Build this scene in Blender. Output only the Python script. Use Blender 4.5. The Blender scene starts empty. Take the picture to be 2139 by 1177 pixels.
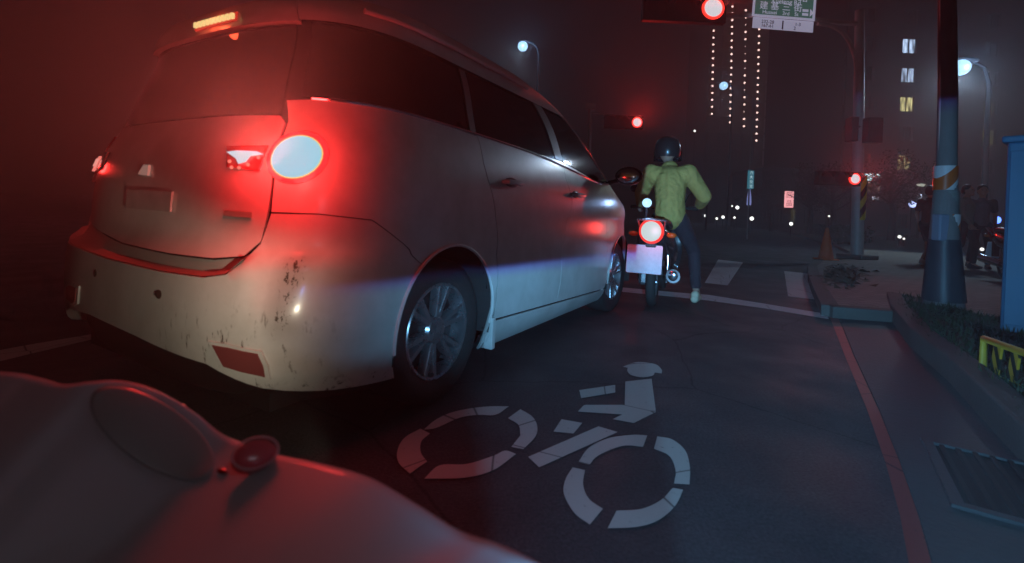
import bpy, bmesh, math, random, bisect
from mathutils import Vector, Matrix, Euler
from mathutils.geometry import delaunay_2d_cdt
C = bpy.context.scene.collection
SC = bpy.context.scene
random.seed(7)
R = math.radians

# ------------------------------------------------------------------ camera
F = 1000.0; V0 = 443.0; CAMH = 0.85; ROLL = R(2.5)
cd = bpy.data.cameras.new('camera'); cam = bpy.data.objects.new('camera', cd); C.objects.link(cam)
cd.sensor_width = 36; cd.lens = F / 2139 * 36
cd.shift_y = -(588.5 - V0) / 2139
cd.clip_start = 0.02; cd.clip_end = 2000
_c, _s = math.cos(ROLL), math.sin(ROLL)
cam.matrix_world = Matrix(((_c, -_s, 0, 0), (0, 0, -1, 0), (_s, _c, 0, CAMH), (0, 0, 0, 1)))
SC.camera = cam
cd.dof.use_dof = True; cd.dof.focus_distance = 5.0; cd.dof.aperture_fstop = 2.8

def ray(u, v):
    a = (u - 1069.5) / F; b = (V0 - v) / F
    return (_c * a - _s * b, _s * a + _c * b)
def at(u, v, Y):
    x, z = ray(u, v); return Vector((x * Y, Y, CAMH + z * Y))
def G(u, v, z=0.0):
    x, d = ray(u, v); Y = (z - CAMH) / d; return Vector((x * Y, Y, z))

# ------------------------------------------------------------------ world, exposure
w = bpy.data.worlds.new('World'); SC.world = w; w.use_nodes = True
bg = w.node_tree.nodes['Background']
sky = w.node_tree.nodes.new('ShaderNodeTexSky'); sky.sky_type = 'NISHITA'; sky.sun_disc = False
sky.sun_elevation = R(4); sky.sun_rotation = R(200)
w.node_tree.links.new(sky.outputs[0], bg.inputs[0]); bg.inputs[1].default_value = 0.0012
SC.view_settings.view_transform = 'Standard'; SC.view_settings.look = 'None'
SC.view_settings.exposure = 0; SC.view_settings.gamma = 1
try:
    SC.cycles.use_denoising = True; SC.cycles.denoiser = 'OPENIMAGEDENOISE'
    SC.cycles.volume_bounces = 1; SC.cycles.max_bounces = 5; SC.cycles.diffuse_bounces = 2; SC.cycles.glossy_bounces = 3
    SC.cycles.sample_clamp_indirect = 4.0
except Exception: pass

# ------------------------------------------------------------------ helpers
def link(o, parent=None):
    C.objects.link(o)
    if parent: o.parent = parent
    return o
def tag(o, label=None, cat=None, group=None, kind=None):
    if label: o['label'] = label
    if cat: o['category'] = cat
    if group: o['group'] = group
    if kind: o['kind'] = kind
    return o
def thing(name, label, cat, loc=(0, 0, 0), rz=0, group=None):
    o = bpy.data.objects.new(name, None); link(o); o.location = loc; o.rotation_euler = (0, 0, rz)
    o.empty_display_size = .2
    return tag(o, label, cat, group)

class MB:
    def __init__(s): s.v = []; s.f = []; s.m = []
    def add(s, vs, fs, m=0):
        b = len(s.v); s.v += [tuple(p) for p in vs]
        s.f += [tuple(i + b for i in f) for f in fs]; s.m += [m] * len(fs); return s
    def box(s, c, d, M=None, bev=0.0, m=0):
        bm = bmesh.new(); bmesh.ops.create_cube(bm, size=1)
        for v in bm.verts: v.co = Vector((v.co.x * d[0], v.co.y * d[1], v.co.z * d[2]))
        if bev: bmesh.ops.bevel(bm, geom=bm.edges[:], offset=bev, segments=2, profile=.5, affect='EDGES')
        return s.bm(bm, Matrix.Translation(c) @ (M if M else Matrix()), m)
    def bm(s, bm, M, m=0):
        bm.verts.index_update()
        s.add([M @ v.co for v in bm.verts], [[v.index for v in f.verts] for f in bm.faces], m); bm.free(); return s
    def tube(s, pts, r, n=8, cap=True, m=0):
        pts = [Vector(p) for p in pts]; rs = r if isinstance(r, (list, tuple)) else [r] * len(pts)
        b = len(s.v); prev = None
        for i, p in enumerate(pts):
            t = (pts[min(i + 1, len(pts) - 1)] - pts[max(i - 1, 0)]).normalized()
            if prev is None:
                a = t.cross(Vector((0, 0, 1)) if abs(t.z) < .9 else Vector((1, 0, 0))).normalized()
            else:
                a = (prev - t * prev.dot(t)).normalized()
            prev = a; c = t.cross(a)
            for k in range(n):
                q = 2 * math.pi * k / n
                s.v.append(tuple(p + (a * math.cos(q) + c * math.sin(q)) * rs[i]))
        for i in range(len(pts) - 1):
            for k in range(n):
                s.f.append((b + i * n + k, b + i * n + (k + 1) % n, b + (i + 1) * n + (k + 1) % n, b + (i + 1) * n + k)); s.m.append(m)
        if cap:
            s.f.append(tuple(b + k for k in range(n))[::-1]); s.m.append(m)
            s.f.append(tuple(b + (len(pts) - 1) * n + k for k in range(n))); s.m.append(m)
        return s
    def lathe(s, prof, M=None, n=24, m=0, closed=False):
        # prof: (r, h) about local Z
        M = M or Matrix(); b = len(s.v); k2 = len(prof)
        for r, h in prof:
            for k in range(n):
                q = 2 * math.pi * k / n
                s.v.append(tuple(M @ Vector((r * math.cos(q), r * math.sin(q), h))))
        rng = range(k2 if closed else k2 - 1)
        for i in rng:
            j = (i + 1) % k2
            for k in range(n):
                s.f.append((b + i * n + k, b + i * n + (k + 1) % n, b + j * n + (k + 1) % n, b + j * n + k)); s.m.append(m)
        if not closed:
            s.f.append(tuple(b + k for k in range(n))[::-1]); s.m.append(m)
            s.f.append(tuple(b + (k2 - 1) * n + k for k in range(n))); s.m.append(m)
        return s
    def ball(s, c, r, n=12, M=None, m=0):
        bm = bmesh.new(); bmesh.ops.create_uvsphere(bm, u_segments=n, v_segments=max(6, n // 2 + 2), radius=1)
        rr = r if isinstance(r, (tuple, list)) else (r, r, r)
        return s.bm(bm, Matrix.Translation(c) @ (M or Matrix()) @ Matrix.Diagonal((*rr, 1)), m)
    def prism(s, poly, z0, z1, m=0, M=None):
        M = M or Matrix(); n = len(poly)
        a = sum(poly[i][0] * poly[(i + 1) % n][1] - poly[(i + 1) % n][0] * poly[i][1] for i in range(n))
        if a < 0: poly = poly[::-1]
        vs = [M @ Vector((p[0], p[1], z0)) for p in poly] + [M @ Vector((p[0], p[1], z1)) for p in poly]
        fs = [tuple(range(n))[::-1], tuple(range(n, 2 * n))] + [(i, (i + 1) % n, n + (i + 1) % n, n + i) for i in range(n)]
        return s.add(vs, fs, m)
    def build(s, name, mats, parent=None, smooth=False, fix=False):
        me = bpy.data.meshes.new(name); me.from_pydata(s.v, [], s.f)
        mats = mats if isinstance(mats, (list, tuple)) else [mats]
        for x in mats: me.materials.append(x)
        me.polygons.foreach_set('material_index', s.m)
        if fix:
            b = bmesh.new(); b.from_mesh(me); bmesh.ops.recalc_face_normals(b, faces=b.faces); b.to_mesh(me); b.free()
        if smooth:
            me.polygons.foreach_set('use_smooth', [True] * len(me.polygons))
            if smooth != 'all': me.set_sharp_from_angle(angle=R(40))
        me.update()
        return link(bpy.data.objects.new(name, me), parent)

# ------------------------------------------------------------------ materials
def mat(name, col=(.5, .5, .5), rough=.6, metal=0, spec=.5, coat=0, var=0.0, vscale=8, bump=0, bscale=60, emit=None, es=1, trans=0, ior=1.45, alpha=1):
    m = bpy.data.materials.new(name); m.use_nodes = True; nt = m.node_tree; b = nt.nodes['Principled BSDF']
    b.inputs['Base Color'].default_value = (*col, 1); b.inputs['Roughness'].default_value = rough
    b.inputs['Metallic'].default_value = metal; b.inputs['Specular IOR Level'].default_value = spec
    b.inputs['Coat Weight'].default_value = coat; b.inputs['Coat Roughness'].default_value = .08
    b.inputs['Transmission Weight'].default_value = trans; b.inputs['IOR'].default_value = ior
    tc = nt.nodes.new('ShaderNodeTexCoord')
    if var:
        n = nt.nodes.new('ShaderNodeTexNoise'); n.inputs['Scale'].default_value = vscale; n.inputs['Detail'].default_value = 6
        nt.links.new(tc.outputs['Object'], n.inputs['Vector'])
        mx = nt.nodes.new('ShaderNodeMix'); mx.data_type = 'RGBA'
        mx.inputs['A'].default_value = (*[c * (1 - var) for c in col], 1); mx.inputs['B'].default_value = (*[min(1, c * (1 + var)) for c in col], 1)
        nt.links.new(n.outputs['Fac'], mx.inputs['Factor']); nt.links.new(mx.outputs['Result'], b.inputs['Base Color'])
        mr = nt.nodes.new('ShaderNodeMapRange'); mr.inputs['To Min'].default_value = max(.02, rough - var * .3); mr.inputs['To Max'].default_value = min(1, rough + var * .3)
        nt.links.new(n.outputs['Fac'], mr.inputs['Value']); nt.links.new(mr.outputs['Result'], b.inputs['Roughness'])
    if bump:
        n2 = nt.nodes.new('ShaderNodeTexNoise'); n2.inputs['Scale'].default_value = bscale; n2.inputs['Detail'].default_value = 5
        nt.links.new(tc.outputs['Object'], n2.inputs['Vector'])
        bp = nt.nodes.new('ShaderNodeBump'); bp.inputs['Strength'].default_value = bump; bp.inputs['Distance'].default_value = .01
        nt.links.new(n2.outputs['Fac'], bp.inputs['Height']); nt.links.new(bp.outputs['Normal'], b.inputs['Normal'])
    if emit:
        b.inputs['Emission Color'].default_value = (*emit, 1); b.inputs['Emission Strength'].default_value = es
    return m
def glow(name, col, es=1): return mat(name, (.02, .02, .02), .4, emit=col, es=es)
def srgb(r, g, b):
    f = lambda c: (c / 255 / 12.92) if c <= 10 else ((c / 255 + .055) / 1.055) ** 2.4
    return (f(r), f(g), f(b))
M = {}
M['black'] = mat('black_plastic', (.02, .02, .022), .5, bump=.2)
M['gap'] = mat('dark_gap', (.006, .006, .007), .8)
M['glass'] = mat('tinted_glass', (.012, .012, .015), .06, spec=.7)
M['chrome'] = mat('chrome', (.75, .75, .78), .12, metal=1)
M['alloy'] = mat('dusty_alloy', (.42, .42, .44), .28, metal=.85, var=.25, vscale=20)
M['rubber'] = mat('rubber', (.03, .029, .029), .75, var=.3, vscale=30, bump=.3, bscale=80)
M['redlens'] = mat('red_lens', (.35, .015, .02), .12, coat=1, var=.2, vscale=40)
M['lit_red'] = mat('lit_brake_lens', (.01, .01, .01), 1, spec=0, emit=srgb(140, 197, 216), es=1.1)
M['led_amber'] = glow('lit_led', srgb(235, 200, 130), 1.0)
M['led_red'] = glow('led_red_housing', (.6, .03, .015), .8)
M['pole'] = mat('galvanised_steel', (.58, .57, .55), .5, metal=.1, var=.2, vscale=5)
M['concrete'] = mat('concrete', (.10, .105, .095), .85, var=.4, vscale=3, bump=.4)
M['signal_box'] = mat('signal_housing', (.015, .02, .016), .6)
M['sig_red'] = glow('lit_red_signal', srgb(205, 205, 212), 1.1)
M['sig_ring'] = glow('lit_red_ring', (1, .03, .02), 2.2)
M['sig_off'] = mat('unlit_signal_lens', (.02, .02, .015), .2)
M['led_white'] = glow('street_lamp_lens', (.40, .72, 1.0), 1.5)
M['plate'] = mat('plate', (.75, .80, .88), .4, var=.15, vscale=30)
M['white'] = mat('white_paint', (.7, .7, .7), .5, var=.1)

def light(name, loc, power, col, radius=.05, parent=None, typ='POINT', rot=None, spot=None, blend=.2, size=None):
    ld = bpy.data.lights.new(name, typ); ld.energy = power; ld.color = col
    if typ == 'AREA': ld.size = size or .1
    else: ld.shadow_soft_size = radius
    if typ == 'SPOT': ld.spot_size = R(spot); ld.spot_blend = blend
    o = bpy.data.objects.new(name, ld); link(o, parent); o.location = loc
    if rot: o.rotation_euler = rot
    return o
def aim(o, target):
    d = Vector(target) - o.location; o.rotation_euler = d.to_track_quat('-Z', 'Y').to_euler(); return o
def text(name, body, size, M4, m, parent, depth=.002, align='CENTER'):
    cu = bpy.data.curves.new(name, 'FONT'); cu.body = body; cu.size = size; cu.extrude = depth; cu.align_x = align; cu.align_y = 'CENTER'
    o = bpy.data.objects.new(name, cu); C.objects.link(o)
    dg = bpy.context.evaluated_depsgraph_get(); me = bpy.data.meshes.new_from_object(o.evaluated_get(dg))
    me.materials.clear(); me.materials.append(m); bpy.data.objects.remove(o)
    o = bpy.data.objects.new(name, me); link(o, parent); o.matrix_local = M4
    return o
# facing-the-camera frame for signs: local X right, local Y up, normal toward -Y (rz turns it)
def face(loc, rz=0, tilt=0): return Matrix.Translation(loc) @ Matrix.Rotation(rz, 4, 'Z') @ Matrix.Rotation(tilt, 4, 'Y') @ Matrix.Rotation(R(90), 4, 'X')
# ================================================================== ground
def asphalt():
    m = mat('asphalt', (.045, .045, .048), .62, bump=.5, bscale=140)
    nt = m.node_tree; b = nt.nodes['Principled BSDF']; tc = nt.nodes['Texture Coordinate']
    n = nt.nodes.new('ShaderNodeTexNoise'); n.inputs['Scale'].default_value = 1.6; n.inputs['Detail'].default_value = 10; n.inputs['Roughness'].default_value = .7
    n2 = nt.nodes.new('ShaderNodeTexNoise'); n2.inputs['Scale'].default_value = 95; n2.inputs['Detail'].default_value = 2
    nt.links.new(tc.outputs['Object'], n.inputs['Vector']); nt.links.new(tc.outputs['Object'], n2.inputs['Vector'])
    a = nt.nodes.new('ShaderNodeMath'); a.operation = 'MULTIPLY'; nt.links.new(n.outputs['Fac'], a.inputs[0]); nt.links.new(n2.outputs['Fac'], a.inputs[1])
    cr = nt.nodes.new('ShaderNodeValToRGB'); cr.color_ramp.elements[0].position = .12; cr.color_ramp.elements[0].color = (.026, .026, .029, 1)
    cr.color_ramp.elements[1].position = .42; cr.color_ramp.elements[1].color = (.075, .075, .08, 1)
    nt.links.new(a.outputs[0], cr.inputs[0]); nt.links.new(cr.outputs[0], b.inputs['Base Color'])
    # tyre-polished and patched areas
    w1 = nt.nodes.new('ShaderNodeTexVoronoi'); w1.inputs['Scale'].default_value = .35; nt.links.new(tc.outputs['Object'], w1.inputs['Vector'])
    n3 = nt.nodes.new('ShaderNodeTexNoise'); n3.inputs['Scale'].default_value = 2.2; n3.inputs['Detail'].default_value = 7; nt.links.new(tc.outputs['Object'], n3.inputs['Vector'])
    rr = nt.nodes.new('ShaderNodeMapRange'); rr.inputs['From Min'].default_value = .35; rr.inputs['From Max'].default_value = .65; rr.inputs['To Min'].default_value = .58; rr.inputs['To Max'].default_value = .85
    nt.links.new(n3.outputs['Fac'], rr.inputs['Value']); nt.links.new(rr.outputs[0], b.inputs['Roughness'])
    vc = nt.nodes.new('ShaderNodeTexVoronoi'); vc.feature = 'DISTANCE_TO_EDGE'; vc.inputs['Scale'].default_value = .8
    ds = nt.nodes.new('ShaderNodeMix'); ds.data_type = 'VECTOR'; ds.inputs['Factor'].default_value = .12; nt.links.new(tc.outputs['Object'], ds.inputs['A']); nt.links.new(n3.outputs['Color'], ds.inputs['B']); nt.links.new(ds.outputs['Result'], vc.inputs['Vector'])
    c3 = nt.nodes.new('ShaderNodeMapRange'); c3.inputs['From Max'].default_value = .006; c3.inputs['To Min'].default_value = .35; nt.links.new(vc.outputs['Distance'], c3.inputs['Value'])
    mm = nt.nodes.new('ShaderNodeMix'); mm.data_type = 'RGBA'; mm.blend_type = 'MULTIPLY'; mm.inputs['Factor'].default_value = 1; nt.links.new(cr.outputs[0], mm.inputs['A']); nt.links.new(c3.outputs[0], mm.inputs['B']); nt.links.new(mm.outputs['Result'], b.inputs['Base Color'])
    return m
M['asphalt'] = asphalt()
def marking(name, col, wear=.42):
    m = mat(name, col, .6); nt = m.node_tree; b = nt.nodes['Principled BSDF']; tc = nt.nodes['Texture Coordinate']
    n = nt.nodes.new('ShaderNodeTexNoise'); n.inputs['Scale'].default_value = 45; n.inputs['Detail'].default_value = 9; n.inputs['Roughness'].default_value = .75
    v = nt.nodes.new('ShaderNodeTexVoronoi'); v.feature = 'DISTANCE_TO_EDGE'; v.inputs['Scale'].default_value = 1.7
    nt.links.new(tc.outputs['Object'], n.inputs['Vector']); nt.links.new(tc.outputs['Object'], v.inputs['Vector'])
    cr = nt.nodes.new('ShaderNodeValToRGB'); cr.color_ramp.elements[0].position = wear - .12; cr.color_ramp.elements[0].color = (*[c * .7 for c in col], 1)
    cr.color_ramp.elements[1].position = wear; cr.color_ramp.elements[1].color = (*col, 1)
    nt.links.new(n.outputs['Fac'], cr.inputs[0])
    c2 = nt.nodes.new('ShaderNodeValToRGB'); c2.color_ramp.elements[0].position = .002; c2.color_ramp.elements[0].color = (.12, .12, .12, 1)
    c2.color_ramp.elements[1].position = .006; c2.color_ramp.elements[1].color = (1, 1, 1, 1)
    nt.links.new(v.outputs['Distance'], c2.inputs[0])
    mx = nt.nodes.new('ShaderNodeMix'); mx.data_type = 'RGBA'; mx.blend_type = 'MULTIPLY'; mx.inputs['Factor'].default_value = 1
    nt.links.new(cr.outputs[0], mx.inputs['A']); nt.links.new(c2.outputs[0], mx.inputs['B']); nt.links.new(mx.outputs['Result'], b.inputs['Base Color'])
    al = nt.nodes.new('ShaderNodeMapRange'); al.inputs['From Min'].default_value = .30; al.inputs['From Max'].default_value = .36; nt.links.new(n.outputs['Fac'], al.inputs['Value']); nt.links.new(al.outputs[0], b.inputs['Alpha'])
    return m
M['mark'] = marking('white_road_paint', (.38, .46, .43))
M['mark_new'] = marking('bright_road_paint', (.80, .86, .90))
M['redmark'] = marking('red_road_paint', (.22, .045, .035))
MB().add([(-250, -60, 0), (350, -60, 0), (350, 420, 0), (-250, 420, 0)], [(0, 1, 2, 3)]).build('road', M['asphalt'])['kind'] = 'structure'

def sheet(name, polys, z, m, kind='structure', px=True):
    b = MB()
    for poly in polys:
        p = [G(*q) for q in poly] if px else [Vector((*q, 0)) for q in poly]
        p = [Vector((q.x, q.y, z)) for q in p]
        a = sum(p[i].x * p[(i + 1) % len(p)].y - p[(i + 1) % len(p)].x * p[i].y for i in range(len(p)))
        if a < 0: p = p[::-1]
        b.add(p, [tuple(range(len(p)))])
    o = b.build(name, m)
    bm = bmesh.new(); bm.from_mesh(o.data); bmesh.ops.triangulate(bm, faces=bm.faces[:]); bm.to_mesh(o.data); bm.free()
    if kind: o['kind'] = kind
    return o
# painted bicycle symbol (ground coordinates traced on the road plane)
bike_sym = [
 [(885,900),(912,878),(950,862),(1010,852),(1063,851),(1035,869),(1000,869),(960,875),(912,896)],
 [(1061,876),(1087,857),(1112,873),(1122,893),(1118,915),(1093,941),(1068,936),(1087,912),(1083,890)],
 [(878,898),(898,908),(880,925),(879,948),(892,967),(856,992),(833,970),(830,944),(845,917)],
 [(886,1003),(918,975),(975,972),(1030,955),(1055,944),(1078,951),(1030,985),(970,1001)],
 [(1156,904),(1173,878),(1216,886),(1198,908)],
 [(1103,957),(1250,893),(1290,905),(1126,979)],
 [(1208,968),(1230,938),(1270,918),(1320,911),(1352,912),(1343,936),(1300,934),(1250,954),(1231,974)],
 [(1373,914),(1405,921),(1432,945),(1441,980),(1440,1015),(1408,1013),(1411,985),(1398,955),(1366,940)],
 [(1196,979),(1222,985),(1218,1015),(1230,1045),(1259,1066),(1232,1099),(1200,1075),(1178,1035),(1181,1005)],
 [(1269,1107),(1288,1070),(1340,1066),(1380,1048),(1405,1022),(1427,1026),(1410,1060),(1375,1090),(1330,1104)],
 [(1301,768),(1325,759),(1350,759),(1372,764),(1383,775),(1382,782),(1368,780),(1362,787),(1340,790),(1318,785),(1310,777),(1311,770)],
 [(1210,817),(1285,806),(1285,822),(1214,834)],
 [(1306,799),(1361,793),(1370,863),(1324,886),(1280,878),(1300,868),(1207,862),(1220,848),(1305,848)]]
def soften(P, lim=48):
    n = len(P); out = []
    def turn(i):
        a = Vector(P[i]) - Vector(P[i - 1]); c = Vector(P[(i + 1) % n]) - Vector(P[i]); return abs(math.degrees(a.angle(c)))
    T_ = [turn(i) < lim for i in range(n)]
    for i in range(n):
        p1, p2 = Vector(P[i]), Vector(P[(i + 1) % n]); p0 = Vector(P[i - 1]) if T_[i] else p1 * 2 - p2; p3 = Vector(P[(i + 2) % n]) if T_[(i + 1) % n] else p2 * 2 - p1
        if not (T_[i] or T_[(i + 1) % n]): out.append(tuple(p1)); continue
        for k in range(6):
            f = k / 6; q = .5 * ((2 * p1) + (p2 - p0) * f + (2 * p0 - 5 * p1 + 4 * p2 - p3) * f * f + (3 * p1 - p0 - 3 * p2 + p3) * f ** 3); out.append(tuple(q))
    return out
bike_sym = [soften(p) if i in (0, 1, 2, 3, 6, 7, 8, 9, 10) else p for i, p in enumerate(bike_sym)]
sheet('bicycle_symbol', bike_sym, .004, M['mark'])
for p in ([(1500,543),(1552,549),(1520,597),(1472,592)], [(1638,567),(1688,572),(1712,628),(1646,620)],
          [(1330,520),(1400,529),(1340,570),(1250,560)]):
    sheet('crossing_stripe', [p], .004, M['mark_new'])
sheet('stop_line', [[(1250,597),(1415,612),(1480,617),(1600,636),(1727,657),(1731,668),(1600,646),(1480,629),(1415,622),(1250,606)]], .004, M['mark_new'])
L_ = [(1690,566),(1728,650),(1765,745),(1812,860),(1850,970),(1880,1080),(1898,1177),(1922,1400)]
R_ = [(1699,566),(1745,650),(1783,745),(1836,860),(1880,970),(1918,1080),(1945,1177),(1985,1400)]
sheet('red_edge_line', [[L_[i], L_[i + 1], R_[i + 1], R_[i]] for i in range(len(L_) - 1)], .004, M['redmark'])
sheet('lane_line', [[(-420,812),(-420,860),(60,742),(250,697),(250,690),(60,722)]], .004, M['mark'])
# concrete gutter apron between the red line and the planter
M['apron'] = mat('gutter_concrete', (.06, .066, .07), .7, var=.35, vscale=2.5, bump=.4, bscale=50)
gp = [G(*p) for p in [(1747,650),(1785,745),(1838,860),(1882,970),(1920,1080),(1947,1177),(1990,1400)]]
far_edge = [G(*p) for p in [(1872,652),(1925,700),(2015,765),(2139,872)]] + [Vector((2.6, 1.2, 0)), Vector((2.6, .2, 0))]
b = MB(); b.prism([(p.x, p.y) for p in gp] + [(p.x, p.y) for p in far_edge[::-1]], -.02, .006)
b.build('gutter', M['apron'])['kind'] = 'structure'
# raised pavement corner beyond (kerb 0.1 m)
M['paving'] = mat('pavement_slabs', (.17, .18, .155), .8, var=.3, vscale=1.6, bump=.3)
_n = M['paving'].node_tree; _b = _n.nodes['Principled BSDF']
_br = _n.nodes.new('ShaderNodeTexBrick'); _br.inputs['Scale'].default_value = 2.2; _br.inputs['Mortar Size'].default_value = .012
_br.inputs['Color1'].default_value = (.16, .175, .15, 1); _br.inputs['Color2'].default_value = (.21, .215, .185, 1); _br.inputs['Mortar'].default_value = (.07, .07, .065, 1)
_n.links.new(_n.nodes['Texture Coordinate'].outputs['Object'], _br.inputs['Vector']); _n.links.new(_br.outputs['Color'], _b.inputs['Base Color'])
pv = [G(u, v, .1) for u, v in [(1735,640),(1712,600),(1700,575),(1697,556),(1712,543),(1745,536),(1785,528),(1740,508),(1700,499),(1600,475)]]
poly = [(p.x, p.y) for p in pv] + [(60, 160), (300, 160), (300, 5), (5.2, 2.0), (4.4, 4.3)] + [(G(1872,650,.1).x, G(1872,650,.1).y)]
b = MB(); b.prism(poly, -.02, .10); o = b.build('pavement', M['paving'])
bm = bmesh.new(); bm.from_mesh(o.data); bmesh.ops.triangulate(bm, faces=[f for f in bm.faces if len(f.verts) > 4]); bm.to_mesh(o.data); bm.free()
o['kind'] = 'structure'
# kerb edging of the pavement
kb = MB()
ks = [Vector((p.x, p.y, .05)) for p in [G(1872,650,.1)] + pv]
for a, c in zip(ks, ks[1:]):
    d = c - a; kb.box((a + c) / 2 + Vector((0, 0, .003)), (d.length + .02, .15, .11), Matrix.Rotation(math.atan2(d.y, d.x), 4, 'Z'), .01)
kb.build('kerb', M['concrete'])['kind'] = 'structure'
# planter bed with its own low kerb
pl = [G(*p, .14) for p in [(1880,640),(1925,688),(2015,752),(2139,858)]]
pk = MB(); _e = pl[3] + (pl[3] - pl[2]) * .9; pts = [(p.x, p.y) for p in pl] + [(_e.x, _e.y), (_e.x - .35, _e.y - .9)]
for a, c in zip(pts, pts[1:]):
    a = Vector((*a, .07)); c = Vector((*c, .07)); d = c - a
    pk.box((a + c) / 2, (d.length + .03, .13, .15), Matrix.Rotation(math.atan2(d.y, d.x), 4, 'Z'), .012)
back = [(p.x, p.y) for p in [G(1868,612,.14), G(1945,618,.14), G(2030,650,.14)]]
a, c = Vector((*pts[0], .07)), Vector((*back[0], .07)); d = c - a
pk.box((a + c) / 2, (d.length, .13, .15), Matrix.Rotation(math.atan2(d.y, d.x), 4, 'Z'), .012)
pk.build('planter_kerb', M['concrete'])['kind'] = 'structure'
M['soil'] = mat('soil', (.035, .03, .02), .95, var=.5, vscale=25, bump=1, bscale=40)
b = MB(); b.prism(pts + [(4.6, .3), (4.9, 3.5)] + back[::-1], .0, .115); b.build('planter_soil', M['soil'], fix=True)['kind'] = 'structure'
# grass and ground cover in the planter: one uncountable mass of leaf blades
M['grass'] = mat('planter_grass', (.03, .045, .018), .8, var=.5, vscale=9)
def in_poly(x, y, P):
    r = False; j = len(P) - 1
    for i in range(len(P)):
        if (P[i][1] > y) != (P[j][1] > y) and x < (P[j][0] - P[i][0]) * (y - P[i][1]) / (P[j][1] - P[i][1]) + P[i][0]: r = not r
        j = i
    return r
PP = pts + [(4.6, .3), (4.9, 3.5)] + back[::-1]
gb = MB(); n = 0
while n < 9000:
    x, y = random.uniform(1.6, 5.4), random.uniform(.3, 6.5)
    if not in_poly(x, y, PP): continue
    if random.random() > .35 + .65 * (math.sin(x * 5.1) * math.cos(y * 4.3) > -.2): continue
    a = random.uniform(0, 6.28); h = random.uniform(.02, .075); w_ = random.uniform(.004, .010); t = random.uniform(.01, .05); q = random.uniform(0, 6.28)
    dx, dy = math.cos(a) * w_, math.sin(a) * w_
    gb.add([(x - dx, y - dy, .11), (x + dx, y + dy, .11), (x + t * math.cos(q), y + t * math.sin(q), .11 + h)], [(0, 1, 2)]); n += 1
tag(gb.build('planter_grass', M['grass']), 'dark low grass growing in the kerbed planter by the blue cabinet', 'grass', kind='stuff')
# storm drain grate in the gutter
dg = thing('drain_grate', 'dark rectangular storm drain grate set in the gutter at lower right', 'drain', (1.74, 1.56, .008), R(-33))
f_ = MB()
for sx in (-1, 1): f_.box((sx * .23, 0, .004), (.035, .5, .012), None, .003); f_.box((0, sx * .26, .004), (.5, .035, .012), None, .003)
f_.build('frame', M['apron'], dg)
f_ = MB().box((0, 0, -.001), (.44, .5, .004)); f_.build('pit', M['gap'], dg)
f_ = MB()
for i in range(9): f_.box((-.19 + i * .0475, 0, .005), (.016, .48, .01), None, .002)
f_.build('grating', mat('cast_iron', (.02, .02, .02), .8, metal=.1, var=.3), dg)
# ================================================================== white people carrier (body surface: q runs round the plan, z up)
WC=.85; KR=.62; KF=.95; PR=3.3; PF=2.6
def interp(x, tab):
    n = len(tab)
    if x <= tab[0][0]: return tab[0][1]
    if x >= tab[-1][0]: return tab[-1][1]
    k = 0
    while tab[k + 1][0] < x: k += 1
    (x0, y0), (x1, y1) = tab[k], tab[k + 1]
    sl = lambda i: (tab[i + 1][1] - tab[i][1]) / (tab[i + 1][0] - tab[i][0])
    def tan(i):
        if i == 0 or i == n - 1: return sl(0) if i == 0 else sl(n - 2)
        a, b = sl(i - 1), sl(i)
        return 0 if a * b <= 0 else 2 * a * b / (a + b)
    h = x1 - x0; t = (x - x0) / h
    return (2*t**3-3*t*t+1)*y0 + (t**3-2*t*t+t)*h*tan(k) + (-2*t**3+3*t*t)*y1 + (t**3-t*t)*h*tan(k+1)
HW=[(.14,.76),(.22,.815),(.32,.838),(.5,.85),(.8,.85),(1.0,.838),(1.12,.82),(1.3,.785),(1.45,.75),(1.58,.715),(1.66,.67),(1.71,.58)]
SR=[(.14,-.60),(.22,-.70),(.32,-.745),(.5,-.76),(.66,-.75),(.70,-.715),(.9,-.70),(1.05,-.66),(1.15,-.615),(1.3,-.57),(1.45,-.52),(1.58,-.50),(1.66,-.40),(1.71,-.15)]
SF=[(.14,3.15),(.3,3.32),(.5,3.36),(.7,3.33),(.82,3.3),(.92,3.2),(1.0,2.95),(1.1,2.6),(1.2,2.35),(1.4,1.98),(1.52,1.7),(1.62,1.3),(1.71,.7)]
def table(K,p,hw=.85,n=400):
    pts=[]
    for i in range(n+1):
        th=math.pi/2*i/n
        x=math.sin(th)**(2/p); e=1-math.cos(th)**(2/p)
        pts.append((x,e))
    L=[0]
    for a,b in zip(pts,pts[1:]): L.append(L[-1]+math.hypot((b[0]-a[0])*hw,(b[1]-a[1])*K))
    return L,pts
TR=table(KR,PR); TF=table(KF,PF)
LR=TR[0][-1]; LF=TF[0][-1]
S0=SR[3][1]+KR; S1=SF[2][1]-KF; LS=S1-S0
QMAX=LR+LS+LF
def lookup_(T,l):
    L,pts=T
    i=min(max(bisect.bisect_right(L,l)-1,0),len(pts)-2)
    t=(l-L[i])/max(L[i+1]-L[i],1e-9); t=min(max(t,0),1)
    return pts[i][0]+(pts[i+1][0]-pts[i][0])*t, pts[i][1]+(pts[i+1][1]-pts[i][1])*t
def VB(q,z,off=0.0):
    sg=1 if q>=0 else -1; a=abs(q)
    hw=interp(z,HW)+off; sr=interp(z,SR)-off; sf=interp(z,SF)+off
    kr=KR; kf=KF
    if z>.8: kf=KF*min(1,max(.3,1-(z-.8)/.35*.7))
    if a<=LR:
        x,e=lookup_(TR,a); s=sr+kr*e; y=x*hw
    elif a<=LR+LS:
        f=(a-LR)/LS; s=(sr+kr)*(1-f)+(sf-kf)*f; y=hw
    else:
        x,e=lookup_(TF,QMAX-a); s=sf-kf*e; y=x*hw
    return (s, WC-sg*y, z)
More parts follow.
